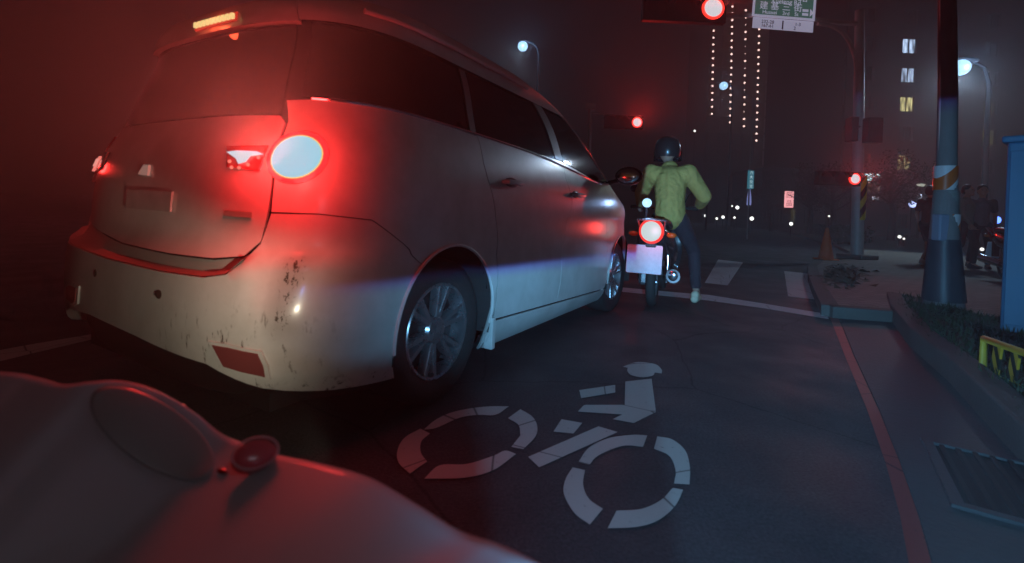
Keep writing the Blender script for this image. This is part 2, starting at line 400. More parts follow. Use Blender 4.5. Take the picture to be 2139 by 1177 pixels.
def qof(s, z):
    lo, hi = 0.0, QMAX
    for _ in range(40):
        m = (lo + hi) / 2
        if VB(m, z)[0] < s: lo = m
        else: hi = m
    return lo
VAN = thing('people_carrier', 'white people carrier with scuffed rear bumper braking beside the cycle symbol', 'car', (-.287, 1.969, 0), R(90 - 29.25))
def paint(name, scuff=False):
    m = mat(name, (.62, .62, .60), .3, coat=.5, bump=.012, bscale=3); nt = m.node_tree; b = nt.nodes['Principled BSDF']; tc = nt.nodes['Texture Coordinate']
    b.inputs['Coat Roughness'].default_value = .15
    N = nt.nodes.new; L = nt.links.new
    n = N('ShaderNodeTexNoise'); n.inputs['Scale'].default_value = 5; n.inputs['Detail'].default_value = 9; n.inputs['Roughness'].default_value = .65; L(tc.outputs['Object'], n.inputs['Vector'])
    cr = N('ShaderNodeValToRGB'); cr.color_ramp.elements[0].position = .3; cr.color_ramp.elements[0].color = (.5, .5, .47, 1); cr.color_ramp.elements[1].position = .65; cr.color_ramp.elements[1].color = (.64, .64, .62, 1)
    L(n.outputs['Fac'], cr.inputs[0]); last = cr.outputs[0]
    if scuff:
        sp = N('ShaderNodeSeparateXYZ'); L(tc.outputs['Object'], sp.inputs[0])
        def M_(op, a, b_=None, c_=None):
            k = N('ShaderNodeMath'); k.operation = op
            for i, x in enumerate((a, b_, c_)):
                if x is None: continue
                if isinstance(x, (int, float)): k.inputs[i].default_value = x
                else: L(x, k.inputs[i])
            return k.outputs[0]
        def band(x, lo, hi, soft):
            a1 = N('ShaderNodeMapRange'); a1.inputs['From Min'].default_value = lo - soft; a1.inputs['From Max'].default_value = lo + soft; L(x, a1.inputs['Value'])
            a2 = N('ShaderNodeMapRange'); a2.inputs['From Min'].default_value = hi - soft; a2.inputs['From Max'].default_value = hi + soft; a2.inputs['To Min'].default_value = 1; a2.inputs['To Max'].default_value = 0; L(x, a2.inputs['Value'])
            return M_('MULTIPLY', a1.outputs[0], a2.outputs[0])
        def specks(scale, thr, stretch):
            mp = N('ShaderNodeMapping'); mp.inputs['Scale'].default_value = stretch; L(tc.outputs['Object'], mp.inputs['Vector'])
            q = N('ShaderNodeTexNoise'); q.inputs['Scale'].default_value = scale; q.inputs['Detail'].default_value = 7; q.inputs['Roughness'].default_value = .72; L(mp.outputs[0], q.inputs['Vector'])
            return q.outputs['Fac']
        # rubbed patch on the corner
        f1 = specks(70, 0, (1, 1, .6)); reg = M_('MULTIPLY', band(sp.outputs['Y'], .085, .145, .018), band(sp.outputs['Z'], .43, .70, .03))
        k1 = N('ShaderNodeMapRange'); k1.inputs['From Min'].default_value = .53; k1.inputs['From Max'].default_value = .60
        L(M_('ADD', f1, M_('MULTIPLY', M_('SUBTRACT', reg, 1.0), .3)), k1.inputs['Value'])
        k1b = M_('MULTIPLY', k1.outputs[0], reg)
        r2 = M_('MULTIPLY', reg, .34)
        # fine scratches near the reflector and low corner
        f2 = specks(9, 0, (1, 7, 1.3)); reg2 = M_('MULTIPLY', band(sp.outputs['Y'], .10, .50, .08), band(sp.outputs['Z'], .22, .50, .06))
        k2 = N('ShaderNodeMapRange'); k2.inputs['From Min'].default_value = .585; k2.inputs['From Max'].default_value = .63; L(f2, k2.inputs['Value'])
        k2b = M_('MULTIPLY', k2.outputs[0], reg2)
        f3 = specks(30, 0, (1, 1, 1)); reg3 = band(sp.outputs['Z'], .18, .27, .02); k3 = N('ShaderNodeMapRange'); k3.inputs['From Min'].default_value = .56; k3.inputs['From Max'].default_value = .62; L(f3, k3.inputs['Value'])
        reg3 = M_('MULTIPLY', reg3, band(sp.outputs['Y'], .0, .35, .04))
        k3b = M_('MULTIPLY', k3.outputs[0], reg3)
        tot = M_('MINIMUM', M_('ADD', M_('ADD', k1b, k2b), M_('ADD', k3b, r2)), 1.0)
        mx = N('ShaderNodeMix'); mx.data_type = 'RGBA'; L(tot, mx.inputs['Factor']); L(last, mx.inputs['A']); mx.inputs['B'].default_value = (.07, .055, .04, 1)
        last = mx.outputs['Result']
    L(last, b.inputs['Base Color']); return m
M['paint'] = paint('van_white_paint'); M['bpaint'] = paint('scuffed_bumper_paint', True)

def resample(poly, step=.04):
    out = []
    for i in range(len(poly)):
        a, c = poly[i], poly[(i + 1) % len(poly)]; d = math.hypot(c[0] - a[0], c[1] - a[1]); n = max(1, int(d / step))
        out += [(a[0] + (c[0] - a[0]) * k / n, a[1] + (c[1] - a[1]) * k / n) for k in range(n)]
    return out
def panel(name, poly, m, off=0.0, thick=.012, grid=.045, parent=None, mirror=False, inset=.0015, offf=None):
    """fill a (q,z) outline, wrap it on the van body surface, give it thickness"""
    poly = [(-q, z) for q, z in poly] if mirror else list(poly)
    a = sum(poly[i][0] * poly[(i + 1) % len(poly)][1] - poly[(i + 1) % len(poly)][0] * poly[i][1] for i in range(len(poly)))
    if a < 0: poly = poly[::-1]
    if inset:
        n = len(poly); np_ = []
        for i in range(n):
            p0, p1, p2 = poly[i - 1], poly[i], poly[(i + 1) % n]
            e1 = Vector((p1[0] - p0[0], p1[1] - p0[1])).normalized(); e2 = Vector((p2[0] - p1[0], p2[1] - p1[1])).normalized()
            nn = Vector((-(e1.y + e2.y), e1.x + e2.x)); nn = nn.normalized() if nn.length > 1e-6 else Vector((-e1.y, e1.x))
            np_.append((p1[0] + nn.x * inset * 1.3, p1[1] + nn.y * inset * 1.3))
        poly = np_
    ol = resample(poly); nb = len(ol); pts = [Vector(p) for p in ol]
    q0, q1 = min(p[0] for p in poly), max(p[0] for p in poly); z0, z1 = min(p[1] for p in poly), max(p[1] for p in poly)
    gx = max(2, int((q1 - q0) / grid)); gz = max(2, int((z1 - z0) / grid))
    for i in range(1, gx):
        for j in range(1, gz):
            x, y = q0 + (q1 - q0) * i / gx, z0 + (z1 - z0) * j / gz
            if in_poly(x, y, ol) and min((x - p[0]) ** 2 + (y - p[1]) ** 2 for p in ol) > (grid * .35) ** 2: pts.append(Vector((x, y)))
    vs, es, fs, *_ = delaunay_2d_cdt(pts, [(i, (i + 1) % nb) for i in range(nb)], [], 1, 1e-5)
    tri = [tuple(f) for f in fs]
    fo = offf or (lambda q, z: off)
    V = [VB(p.x, p.y, fo(p.x, p.y)) for p in vs]; I = [VB(p.x, p.y, fo(p.x, p.y) - thick) for p in vs]
    b = MB(); N = len(V); b.v = V + I
    def nrm(t): return (Vector(V[t[1]]) - Vector(V[t[0]])).cross(Vector(V[t[2]]) - Vector(V[t[0]]))
    qm, zm = (q0 + q1) / 2, (z0 + z1) / 2
    t0 = tri[len(tri) // 2]; c0 = vs[t0[0]]
    outw = Vector(VB(c0.x, c0.y, .05)) - Vector(VB(c0.x, c0.y, 0))
    flip = nrm(t0).dot(outw) < 0
    edge = {}
    for t in tri:
        if flip: t = t[::-1]
        b.f.append(tuple(t)); b.f.append(tuple(i + N for i in t[::-1]))
        for k in range(3):
            e = (t[k], t[(k + 1) % 3])
            if (e[1], e[0]) in edge: del edge[(e[1], e[0])]
            else: edge[e] = 1
    for a_, c_ in edge: b.f.append((c_, a_, a_ + N, c_ + N))
    b.m = [0] * len(b.f)
    return b.build(name, m, parent or VAN, smooth=True)

# dark inner shell (shows in the shut lines and behind the glass)
ARCH = [(.10, .36, .335), (2.60, .35, .335)]
b = MB(); NQ, NZ = 150, 40; idx = {}
for i in range(-NQ, NQ):
    for j in range(NZ + 1):
        p = VB(i * QMAX / NQ, .16 + (1.70 - .16) * j / NZ, -.03); idx[i, j] = len(b.v); b.v.append(p)
for i in range(-NQ, NQ):
    i2 = i + 1 if i + 1 < NQ else -NQ
    for j in range(NZ):
        f = [idx[i, j], idx[i2, j], idx[i2, j + 1], idx[i, j + 1]]; c = sum((Vector(b.v[k]) for k in f), Vector()) / 4
        if any(math.hypot(c.x - s, c.z - z) < r + .02 for s, z, r in ARCH) and abs(c.y - .85) > .5: continue
        b.f.append(tuple(f)[::-1]); b.m.append(0)
b.f.append(tuple(idx[i, 0] for i in range(-NQ, NQ))); b.f.append(tuple(idx[i, NZ] for i in range(-NQ, NQ))[::-1]); b.m += [0, 0]
b.build('inner_shell', M['gap'], VAN, smooth=True)
def arcpts(k, a0, a1, n=18, grow=0):
    s0, z0, r = ARCH[k]; r += grow
    return [(qof(s0 + r * math.cos(R(a0 + (a1 - a0) * i / n)), z0 + r * math.sin(R(a0 + (a1 - a0) * i / n))), z0 + r * math.sin(R(a0 + (a1 - a0) * i / n))) for i in range(n + 1)]
# rear bumper (both sides in one moulding), ledge along its top
rb = [(1.13, .195), (.89, .222), (.75, .248), (.69, .262), (.61, .294), (.515, .333), (.166, .371), (-.183, .394), (-.40, .385), (-.55, .34), (-.65, .29), (-.8, .25), (-1.13, .2)]
ra = [p for p in arcpts(0, 180, 128, 10) if p[1] > .2]
rb = rb + [(-q, z) for q, z in ra] + [(-.98, .80), (-.80, .812), (-.66, .81), (-.62, .70), (-.55, .645), (-.31, .635), (-.06, .617), (.30, .607), (.50, .606), (.575, .62), (.62, .665), (.655, .812), (.80, .815), (.98, .80)] + ra[::-1]
boff = lambda q, z: .022 * min(1, max(0, (.68 - z) / .04)) if abs(q) < .66 else .022 * min(1, max(0, (.70 - z) / .2)) * min(1, max(0, 1 - (abs(q) - .66) / .25))
panel('rear_bumper', rb, M['bpaint'], thick=.03, grid=.03, offf=boff)
led_lo = [(-.62, .70), (-.55, .645), (-.31, .635), (-.06, .617), (.30, .607), (.50, .606), (.575, .62), (.62, .665)]
led_hi = [(-.60, .755), (-.53, .725), (-.30, .69), (-.05, .667), (.292, .656), (.50, .655), (.603, .668), (.635, .70)]
lb = MB(); n = 0
def along(P, t):
    k = min(int(t * (len(P) - 1)), len(P) - 2); f = t * (len(P) - 1) - k
    return (P[k][0] + (P[k + 1][0] - P[k][0]) * f, P[k][1] + (P[k + 1][1] - P[k][1]) * f)
for i in range(61):
    a_ = along(led_lo, i / 60); c_ = along(led_hi, i / 60)
    lb.v += [VB(a_[0], a_[1] + .001, .018), VB((a_[0] + c_[0]) / 2, (a_[1] * .75 + c_[1] * .25), -.012), VB(c_[0], c_[1], -.012)]
for i in range(60):
    for k in range(2): lb.f.append((i * 3 + k, (i + 1) * 3 + k, (i + 1) * 3 + k + 1, i * 3 + k + 1)[::-1]); lb.m.append(0)
M['ledge'] = mat('bumper_ledge', (.30, .27, .25), .55, var=.2)
lb.build('bumper_ledge', M['ledge'], VAN, smooth=True)
# tailgate and its window
tg = [(-.60, .76), (-.53, .73), (-.30, .695), (-.05, .672), (.292, .661), (.50, .660), (.603, .672), (.632, .72), (.645, .82), (.648, .90), (.63, 1.12), (.60, 1.145), (-.60, 1.145), (-.63, 1.12), (-.648, .90), (-.64, .82)]
panel('tailgate', tg, M['paint'], off=-.004)
panel('rear_window', [(-.60, 1.15), (.60, 1.15), (.58, 1.50), (-.58, 1.50)], M['glass'], off=-.006)
panel('spoiler', [(-.60, 1.505), (.60, 1.505), (.56, 1.66), (-.56, 1.66)], M['paint'], off=.012, thick=.03)
hm = panel('high_brake_lamp', [(-.04, 1.525), (.27, 1.53), (.27, 1.566), (-.04, 1.561)], M['led_red'], off=.020, thick=.01)
lb = MB()
for i in range(10):
    q = -.02 + i * .0305; p = Vector(VB(q, 1.545, .026)); lb.box(p, (.012, .019, .022), None, .003)
lb.build('led_row', M['led_amber'], hm)
def mirrored(name, poly, m, **k):
    a = panel(name, poly, m, **k); c = panel(name, poly, m, mirror=True, **k); return a, c
A0 = [p for p in arcpts(0, 128, 3) if p[1] > .3]
mirrored('quarter_panel', [(.98, .80), (.80, .815), (.655, .815), (.655, .90), (.64, 1.12), (.61, 1.20), (.76, 1.212), (1.44, 1.204), (qof(.30, 1.2), 1.2), (qof(.36, 1.0), 1.0), (qof(.44, .78), .78), (qof(.47, .55), .55), (qof(.465, .36), .36), (qof(.46, .16), .16), (qof(.43, .16), .16)] + A0[::-1], M['paint'])
mirrored('rear_door', [(qof(.475, .31), .31), (qof(1.255, .285), .285), (qof(1.27, .6), .6), (qof(1.27, 1.2), 1.194), (qof(.30, 1.2), 1.204), (qof(.36, 1.0), 1.0), (qof(.44, .78), .78), (qof(.475, .55), .55)], M['paint'])
mirrored('front_door', [(qof(1.255, .285), .285), (qof(2.20, .255), .255), (qof(2.22, .4), .4), (qof(2.20, .85), .85), (qof(2.10, 1.11), 1.11), (qof(1.99, 1.1), 1.105), (qof(1.27, 1.2), 1.194), (qof(1.27, .6), .6)], M['paint'])
mirrored('sill', [(qof(.47, .16), .155), (qof(2.24, .17), .155), (qof(2.22, .25), .25), (qof(1.255, .28), .28), (qof(.475, .305), .305)], M['paint'], off=.006)
A1 = [p for p in arcpts(1, 178, 2) if p[1] > .3]
fr = [(qof(2.22, .26), .17), (qof(2.22, .4), .4), (qof(2.20, .85), .85), (qof(2.10, 1.11), 1.11), (4.15, 1.13), (QMAX - .004, 1.13), (QMAX - .004, .18), (qof(3.0, .18), .18), (qof(2.95, .2), .2)] + A1[::-1]
mirrored('front_wing', fr, M['paint'])
mirrored('quarter_glass', [(.66, 1.215), (.95, 1.21), (qof(.24, 1.21), 1.21), (qof(.22, 1.5), 1.505), (1.1, 1.50), (.75, 1.515), (.64, 1.515)], M['glass'], off=-.006)
mirrored('window', [(qof(.30, 1.21), 1.21), (qof(1.20, 1.2), 1.20), (qof(1.02, 1.5), 1.525), (qof(.28, 1.5), 1.51)], M['glass'], off=-.006)
mirrored('window', [(qof(1.32, 1.2), 1.197), (qof(1.98, 1.11), 1.115), (4.0, 1.125), (4.0, 1.2), (3.9, 1.5), (qof(1.15, 1.5), 1.53)], M['glass'], off=-.006)
M['pillar'] = mat('pillar_trim', (.10, .10, .10), .35, coat=.4)
mirrored('pillar', [(qof(.245, 1.21), 1.21), (qof(.295, 1.21), 1.21), (qof(.275, 1.5), 1.505), (qof(.225, 1.5), 1.505)], M['pillar'], off=.0)
mirrored('pillar', [(qof(1.205, 1.2), 1.20), (qof(1.315, 1.2), 1.197), (qof(1.145, 1.5), 1.527), (qof(1.025, 1.5), 1.522)], M['pillar'], off=.0)
mirrored('pillar', [(4.0, 1.13), (4.10, 1.13), (4.03, 1.53), (3.93, 1.53)], M['paint'], off=.0)
mirrored('windscreen', [(4.105, 1.135), (QMAX - .002, 1.135), (QMAX - .002, 1.56), (4.035, 1.56)], M['glass'], off=-.006)
# roof: side rails and crown in one shell
b = MB(); rows = []
zs = [(1.515, .004), (1.55, .004), (1.60, .004), (1.65, .004), (1.69, .002), (1.708, 0)]
NQ = 120
def roofrow(z, o): return [VB(i * QMAX / NQ, z, o) for i in range(-NQ, NQ)]
rr_ = [roofrow(z, o) for z, o in zs]; ctr = Vector((.65, .85, 0))
for k, f in enumerate((.93, .82, .65, .4, .15)):
    rr_.append([((Vector((x, y, 0)) - ctr) * f + ctr + Vector((0, 0, 1.712 + .03 * (1 - f)))) for x, y, z in rr_[5]])
for r in rr_: b.v += [tuple(p) for p in r]
n = 2 * NQ
for r in range(len(rr_) - 1):
    for i in range(n): b.f.append((r * n + (i + 1) % n, r * n + i, (r + 1) * n + i, (r + 1) * n + (i + 1) % n)[::-1]); b.m.append(0)
b.f.append(tuple((len(rr_) - 1) * n + i for i in range(n))[::-1]); b.m.append(0)
b.build('roof', M['paint'], VAN, smooth=True, fix=True)
b = MB(); b.tube([VB(q, interp(q, [(.8, 1.575), (1.6, 1.592), (2.4, 1.592), (3.3, 1.58)]), .02) for q in [.85 + i * .12 for i in range(20)]], .011, 8)
b.build('roof_rail', M['paint'], VAN, smooth=True)
# belt trim and door handles, drops of light on them are real reflections
b = MB(); b.tube([VB(q, interp(q, [(.7, 1.209), (1.44, 1.206), (2.2, 1.195), (3.5, 1.103)]) + .002, .002) for q in [.7 + i * .07 for i in range(43)]], .006, 6)
b.build('belt_trim', M['chrome'], VAN, smooth=True)
for s, z in ((.50, 1.00), (1.40, .985)):
    for sg in (1, -1):
        q = qof(s, z); h = MB(); P = [VB(sg * qof(s + d, z), z, o) for d, o in ((0, .0), (.02, .032), (.10, .036), (.16, .032), (.18, .0))]
        h.tube(P, [.011, .013, .013, .013, .011], 8); h.build('door_handle', M['paint'], VAN, smooth=True)
        h = MB(); P = [VB(sg * qof(s + .03 + .12 * k / 6, z), z, .0015) for k in range(7)]
        for k in range(6): pass
        h.ball(VB(sg * qof(s + .09, z), z, -.002), (.075, .008, .028), 12, Matrix.Rotation(R(0), 4, 'Z')); h.build('handle_recess', M['pillar'], VAN, smooth=True)
# fuel flap (right side has none in view); seam lines are the real gaps between panels
# lamps in the rear
OV = [(.710 + .098 * math.cos(t), 1.0 + .090 * math.sin(t)) for t in [i * math.pi / 18 for i in range(36)]]
M['lamp_on'] = mat('red_glow_housing', (.5, .02, .03), .2, coat=1, emit=(1.0, .035, .04), es=1.0)  # red glow round the lit lens painted into an oval housing
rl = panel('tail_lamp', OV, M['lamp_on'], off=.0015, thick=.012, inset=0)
P = [(.708 + .079 * math.cos(t), 1.000 + .072 * math.sin(t)) for t in [i * math.pi / 14 for i in range(28)]]
P2 = [(.708 + .083 * math.cos(t), 1.000 + .076 * math.sin(t)) for t in [i * math.pi / 14 for i in range(28)]]
panel('glare_ring', P2, glow('painted_glare_ring', srgb(225, 205, 120), 1), off=.004, thick=.004, grid=.03, parent=rl)  # added ring, painted as the yellowish glare edge of the lens
panel('brake_lens', P, M['lit_red'], off=.007, thick=.004, grid=.025, parent=rl)
ll = panel('tail_lamp', [(.625, .90), (.84, .905), (.90, 1.02), (.86, 1.10), (.63, 1.115)], M['redlens'], off=.008, thick=.012, mirror=True)
panel('brake_lens', [(-.63, .95), (-.645, .95), (-.65, 1.02), (-.635, 1.02)], mat('lit_lens_edge', (.5, .05, .03), emit=(1, .25, .2), es=.8), off=.018, thick=.008, grid=.02, inset=0, parent=ll)
panel('brake_lens', [(-.565, .975), (-.60, .97), (-.605, 1.0), (-.57, 1.005)], mat('lit_lens_spot', (.5, .05, .03), emit=(1, .35, .3), es=.8), off=.018, thick=.008, grid=.02, inset=0, parent=ll)
il = panel('tailgate_lamp', [(.47, .955), (.60, .945), (.605, 1.035), (.44, 1.03)], M['redlens'], off=.004, thick=.01)
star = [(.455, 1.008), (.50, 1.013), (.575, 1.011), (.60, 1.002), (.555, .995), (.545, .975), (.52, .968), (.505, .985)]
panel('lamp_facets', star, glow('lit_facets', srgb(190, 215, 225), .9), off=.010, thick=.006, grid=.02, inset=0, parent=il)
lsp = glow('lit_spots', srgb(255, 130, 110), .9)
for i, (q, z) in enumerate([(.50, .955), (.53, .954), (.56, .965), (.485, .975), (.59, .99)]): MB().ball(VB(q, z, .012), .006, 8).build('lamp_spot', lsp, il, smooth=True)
panel('tailgate_lamp', [(.47, .955), (.60, .945), (.605, 1.035), (.44, 1.03)], M['redlens'], off=.004, thick=.01, mirror=True)
# number plate (blank), badge bar, plate lamp, sensors, reflectors
panel('number_plate', [(-.10, .80), (.22, .797), (.22, .87), (-.10, .873)], mat('worn_plate', (.42, .40, .39), .5, var=.3, vscale=18), off=.006, thick=.008)
panel('badge', [(.49, .796), (.592, .794), (.592, .812), (.49, .814)], M['ledge'], off=.004, thick=.006, inset=0)
panel('plate_lamp', [(-.04, .93), (.035, .925), (.018, .965), (-.02, .967)], mat('plate_lamp_lens', (.7, .6, .5), .4, emit=(.6, .4, .33), es=.25), off=.006, thick=.008, inset=0)
for q, z in ((.307, .532), (-.135, .556), (-.56, .53), (.60, .52)):
    b = MB(); p0 = Vector(VB(q, z, .0185)); nn = (Vector(VB(q, z, .06)) - Vector(VB(q, z, 0))).normalized()
    b.lathe([(.0005, .0), (.0135, .002), (.0145, .0045), (.012, .007), (.0005, .0075)], Matrix.Translation(p0) @ nn.to_track_quat('Z', 'Y').to_matrix().to_4x4(), 16)
    if abs(q) < .5: b.build('parking_sensor', mat('sensor', (.03, .028, .025), .4), VAN, smooth=True)
rf = [(.545, .402), (.60, .40), (.692, .385), (.708, .345), (.711, .308), (.64, .322), (.582, .335)]
def rim(poly, g):
    cx = sum(p[0] for p in poly) / len(poly); cz = sum(p[1] for p in poly) / len(poly)
    return [(cx + (q - cx) * g, cz + (z - cz) * (g + .04)) for q, z in poly]
a_ = panel('reflector', rf, mat('dull_reflector', (.20, .045, .045), .45), off=.030, thick=.01, grid=.025)
panel('bezel', rim(rf, 1.16), M['paint'], off=.027, thick=.012, grid=.03, parent=a_, inset=0)
rf2 = [(-.275, .485), (-.35, .487), (-.40, .472), (-.40, .425), (-.33, .415), (-.29, .43)]
a_ = panel('reflector', rf2, mat('dull_reflector', (.20, .045, .045), .45), off=.030, thick=.01, grid=.025)
panel('bezel', rim(rf2, 1.25), M['paint'], off=.027, thick=.012, grid=.03, parent=a_, inset=0)
# wheel arch liners
for k, (s, z, r) in enumerate(ARCH):
    for sg in (-1, 1):
        b = MB(); Mx = Matrix.Translation((s, .85 - sg * .66, z)) @ Matrix.Rotation(R(90), 4, 'X')
        n = 20; w2 = .17
        for i in range(n + 1):
            a = R(-18 + 216 * i / n)
            b.v += [(s + (r + .012) * math.cos(a), .85 - sg * .835, z + (r + .012) * math.sin(a)), (s + (r + .012) * math.cos(a), .85 - sg * .50, z + (r + .012) * math.sin(a))]
        for i in range(n): b.f.append((2 * i, 2 * i + 1, 2 * i + 3, 2 * i + 2)); b.m.append(0)
        b.f.append(tuple(2 * i + 1 for i in range(n + 1))); b.m.append(0)
        b.build('arch_liner', mat('liner', (.03, .028, .028), .9), VAN)
        # rolled arch lip
        lip = [p for p in arcpts(k, 190, -10, 30, .002) if p[1] > .26]
        b = MB().tube([VB(sg * q, z2, .004) for q, z2 in lip], .007, 6); b.build('arch_lip', M['paint'], VAN, smooth=True)
# mud flap / sill end behind the rear wheel
b = MB().box((.475, .035, .24), (.035, .05, .16), None, .006); b.build('sill_end', M['paint'], VAN)
# wheels
def wheel(s, w_, sg, steer=0):
    wt = bpy.data.objects.new('wheel', None); link(wt, VAN); wt.location = (s, w_, .317); wt.rotation_euler = (0, 0, steer)
    Mx = Matrix.Rotation(R(90) * sg, 4, 'X')    # local +Z of the lathe points outward
    b = MB(); prof = [(.205, -.09), (.23, -.102), (.27, -.106), (.298, -.098), (.312, -.085), (.317, -.06), (.317, .06), (.312, .085), (.298, .098), (.27, .106), (.23, .102), (.205, .09)]
    b.lathe(prof, Mx, 56, closed=True)
    for i in range(4):   # tread grooves
        pass
    b.build('tyre', M['rubber'], wt, smooth=True)
    rm = MB(); rm.lathe([(.206, -.085), (.213, -.09), (.213, .09), (.206, .097), (.196, .094), (.192, .07), (.188, -.085)], Mx, 56, closed=True)
    rm.build('rim', M['alloy'], wt, smooth=True)
    sp = MB()
    for i in range(6):
        a = R(60 * i + 18)
        for da in (-.13, .13):
            c0 = Vector((.05 * math.cos(a + da * .8), .05 * math.sin(a + da * .8), .070)); c1 = Vector((.198 * math.cos(a + da * 1.25), .198 * math.sin(a + da * 1.25), .083))
            d = c1 - c0; ang = math.atan2(d.y, d.x); side = Vector((-math.sin(ang), math.cos(ang), 0))
            v = [c0 - side * .013 , c0 + side * .013, c1 + side * .016, c1 - side * .016]
            lo = [p - Vector((0, 0, .035)) for p in v]; top = [v[0] + side * .004, v[1] - side * .004, v[2] - side * .006, v[3] + side * .006]; top = [p + Vector((0, 0, .008)) for p in top]
            sp.add([Mx @ p for p in lo + v + top], [(0, 3, 2, 1), (0, 1, 5, 4), (1, 2, 6, 5), (2, 3, 7, 6), (3, 0, 4, 7), (4, 5, 9, 8), (5, 6, 10, 9), (6, 7, 11, 10), (7, 4, 8, 11), (8, 9, 10, 11)])
    sp.lathe([(.001, .03), (.062, .03), (.066, .07), (.055, .083), (.030, .087), (.001, .088)], Mx, 24)
    sp.build('spokes', M['alloy'], wt, smooth=True)
    dk = MB().lathe([(.001, .0), (.19, .0), (.19, .02), (.15, .03), (.001, .03)], Mx, 32); dk.build('brake_disc', mat('brake_dark', (.035, .033, .033), .6, metal=.4), wt, smooth=True)
wheel(.10, .16, 1); wheel(2.60, .16, 1, R(-3)); wheel(.10, 1.54, -1); wheel(2.60, 1.54, -1)
# door mirror
mr = MB(); p = Vector(VB(4.0, 1.12, .0)); mr.ball(p + Vector((-.02, -.17, .06)), (.05, .11, .075), 16, Matrix.Rotation(R(10), 4, 'Z'))
mr.tube([p + Vector((0, .02, .0)), p + Vector((-.01, -.1, .03))], .018, 8); mo = mr.build('door_mirror', M['black'], VAN, smooth=True)
mr = MB().ball(p + Vector((-.062, -.175, .06)), (.012, .09, .06), 16, Matrix.Rotation(R(10), 4, 'Z')); mr.build('mirror_glass', M['chrome'], mo, smooth=True)
# floor pan
MB().box((1.2, .85, .20), (3.6, 1.3, .06)).build('floor_pan', M['gap'], VAN)
# brake light output: the lamps shine rearward
def vloc(q, z, off): return Vector(VB(q, z, off))
light('brake_light', vloc(.71, 1.0, .22), 3.6, (1, .03, .025), .05, VAN)
light('brake_light', vloc(.715, 1.0, .085), 3.2, (1, .03, .028), .06, VAN)
light('brake_light', vloc(.60, 1.0, .075), 2.4, (1, .03, .028), .05, VAN)
bl = light('brake_light', vloc(.70, 1.0, .13), 300, (1, .13, .10), .05, VAN, 'SPOT', None, 104, .7)
bl.rotation_euler = Vector((-.75, -.40, .42)).to_track_quat('-Z', 'Y').to_euler()
light('high_brake_light', vloc(.11, 1.545, .05), .3, (1, .08, .03), .02, VAN)
light('brake_light', vloc(-.71, 1.0, .10), 1.2, (1, .03, .025), .03, VAN)
# ================================================================== figures (bones grown into one smooth surface)
def flesh(name, bones, m, parent, vox=.014, it=6, balls=()):
    b = MB()
    for (p0, r0, p1, r1) in bones:
        p0, p1 = Vector(p0), Vector(p1); n = 5
        b.tube([p0.lerp(p1, i / n) for i in range(n + 1)], [r0 + (r1 - r0) * i / n for i in range(n + 1)], 12)
        b.ball(p0, r0, 12); b.ball(p1, r1, 12)
    for c, r in balls: b.ball(c, r, 16)
    o = b.build(name, m, parent)
    md = o.modifiers.new('r', 'REMESH'); md.mode = 'VOXEL'; md.voxel_size = vox; md.use_smooth_shade = True
    ms = o.modifiers.new('s', 'SMOOTH'); ms.factor = .5; ms.iterations = it
    dg = bpy.context.evaluated_depsgraph_get(); me = bpy.data.meshes.new_from_object(o.evaluated_get(dg))
    o.modifiers.clear(); o.data = me; me.materials.clear(); me.materials.append(m)
    return o
def cloth(name, col, fold=.3):
    m = mat(name, col, .85, var=.2, vscale=14)
    nt = m.node_tree; b = nt.nodes['Principled BSDF']; tc = nt.nodes['Texture Coordinate']
    w_ = nt.nodes.new('ShaderNodeTexWave'); w_.inputs['Scale'].default_value = 2.2; w_.inputs['Distortion'].default_value = 14; w_.inputs['Detail'].default_value = 4; w_.inputs['Detail Scale'].default_value = 1.6
    nt.links.new(tc.outputs['Object'], w_.inputs['Vector']); bp = nt.nodes.new('ShaderNodeBump'); bp.inputs['Strength'].default_value = fold; bp.inputs['Distance'].default_value = .02
    nt.links.new(w_.outputs['Fac'], bp.inputs['Height']); nt.links.new(bp.outputs['Normal'], b.inputs['Normal'])
    return m
M['skin'] = mat('skin', (.42, .24, .17), .6, var=.1)
M['hair'] = mat('black_hair', (.012, .01, .01), .5)
def hand(c, d, side, curl=.5):
    """bones for a palm, four bent fingers and a thumb; d = direction of the fingers, side = thumb side"""
    c, d, side = Vector(c), Vector(d).normalized(), Vector(side).normalized(); nrm = d.cross(side).normalized(); o = []
    o.append((c, .026, c + d * .07 + side * .018, .022)); o.append((c, .026, c + d * .07 - side * .022, .020))
    for k, (off, ln) in enumerate(((.030, .070), (.011, .078), (-.009, .072), (-.028, .056))):
        a = c + d * .08 + side * off; m_ = a + (d * math.cos(curl) + nrm * math.sin(curl)) * ln * .5; e = m_ + (d * math.cos(2 * curl) + nrm * math.sin(2 * curl)) * ln * .5
        o += [(a, .0095, m_, .009), (m_, .009, e, .0075)]
    t0 = c + side * .03 + d * .02; t1 = t0 + (side * .7 + d * .7) * .035; o += [(t0, .012, t1, .011), (t1, .011, t1 + (d * .9 + nrm * .4) * .03, .009)]
    return o
def grow(b, g): return [(a, r + g, c, q + g) for a, r, c, q in b]
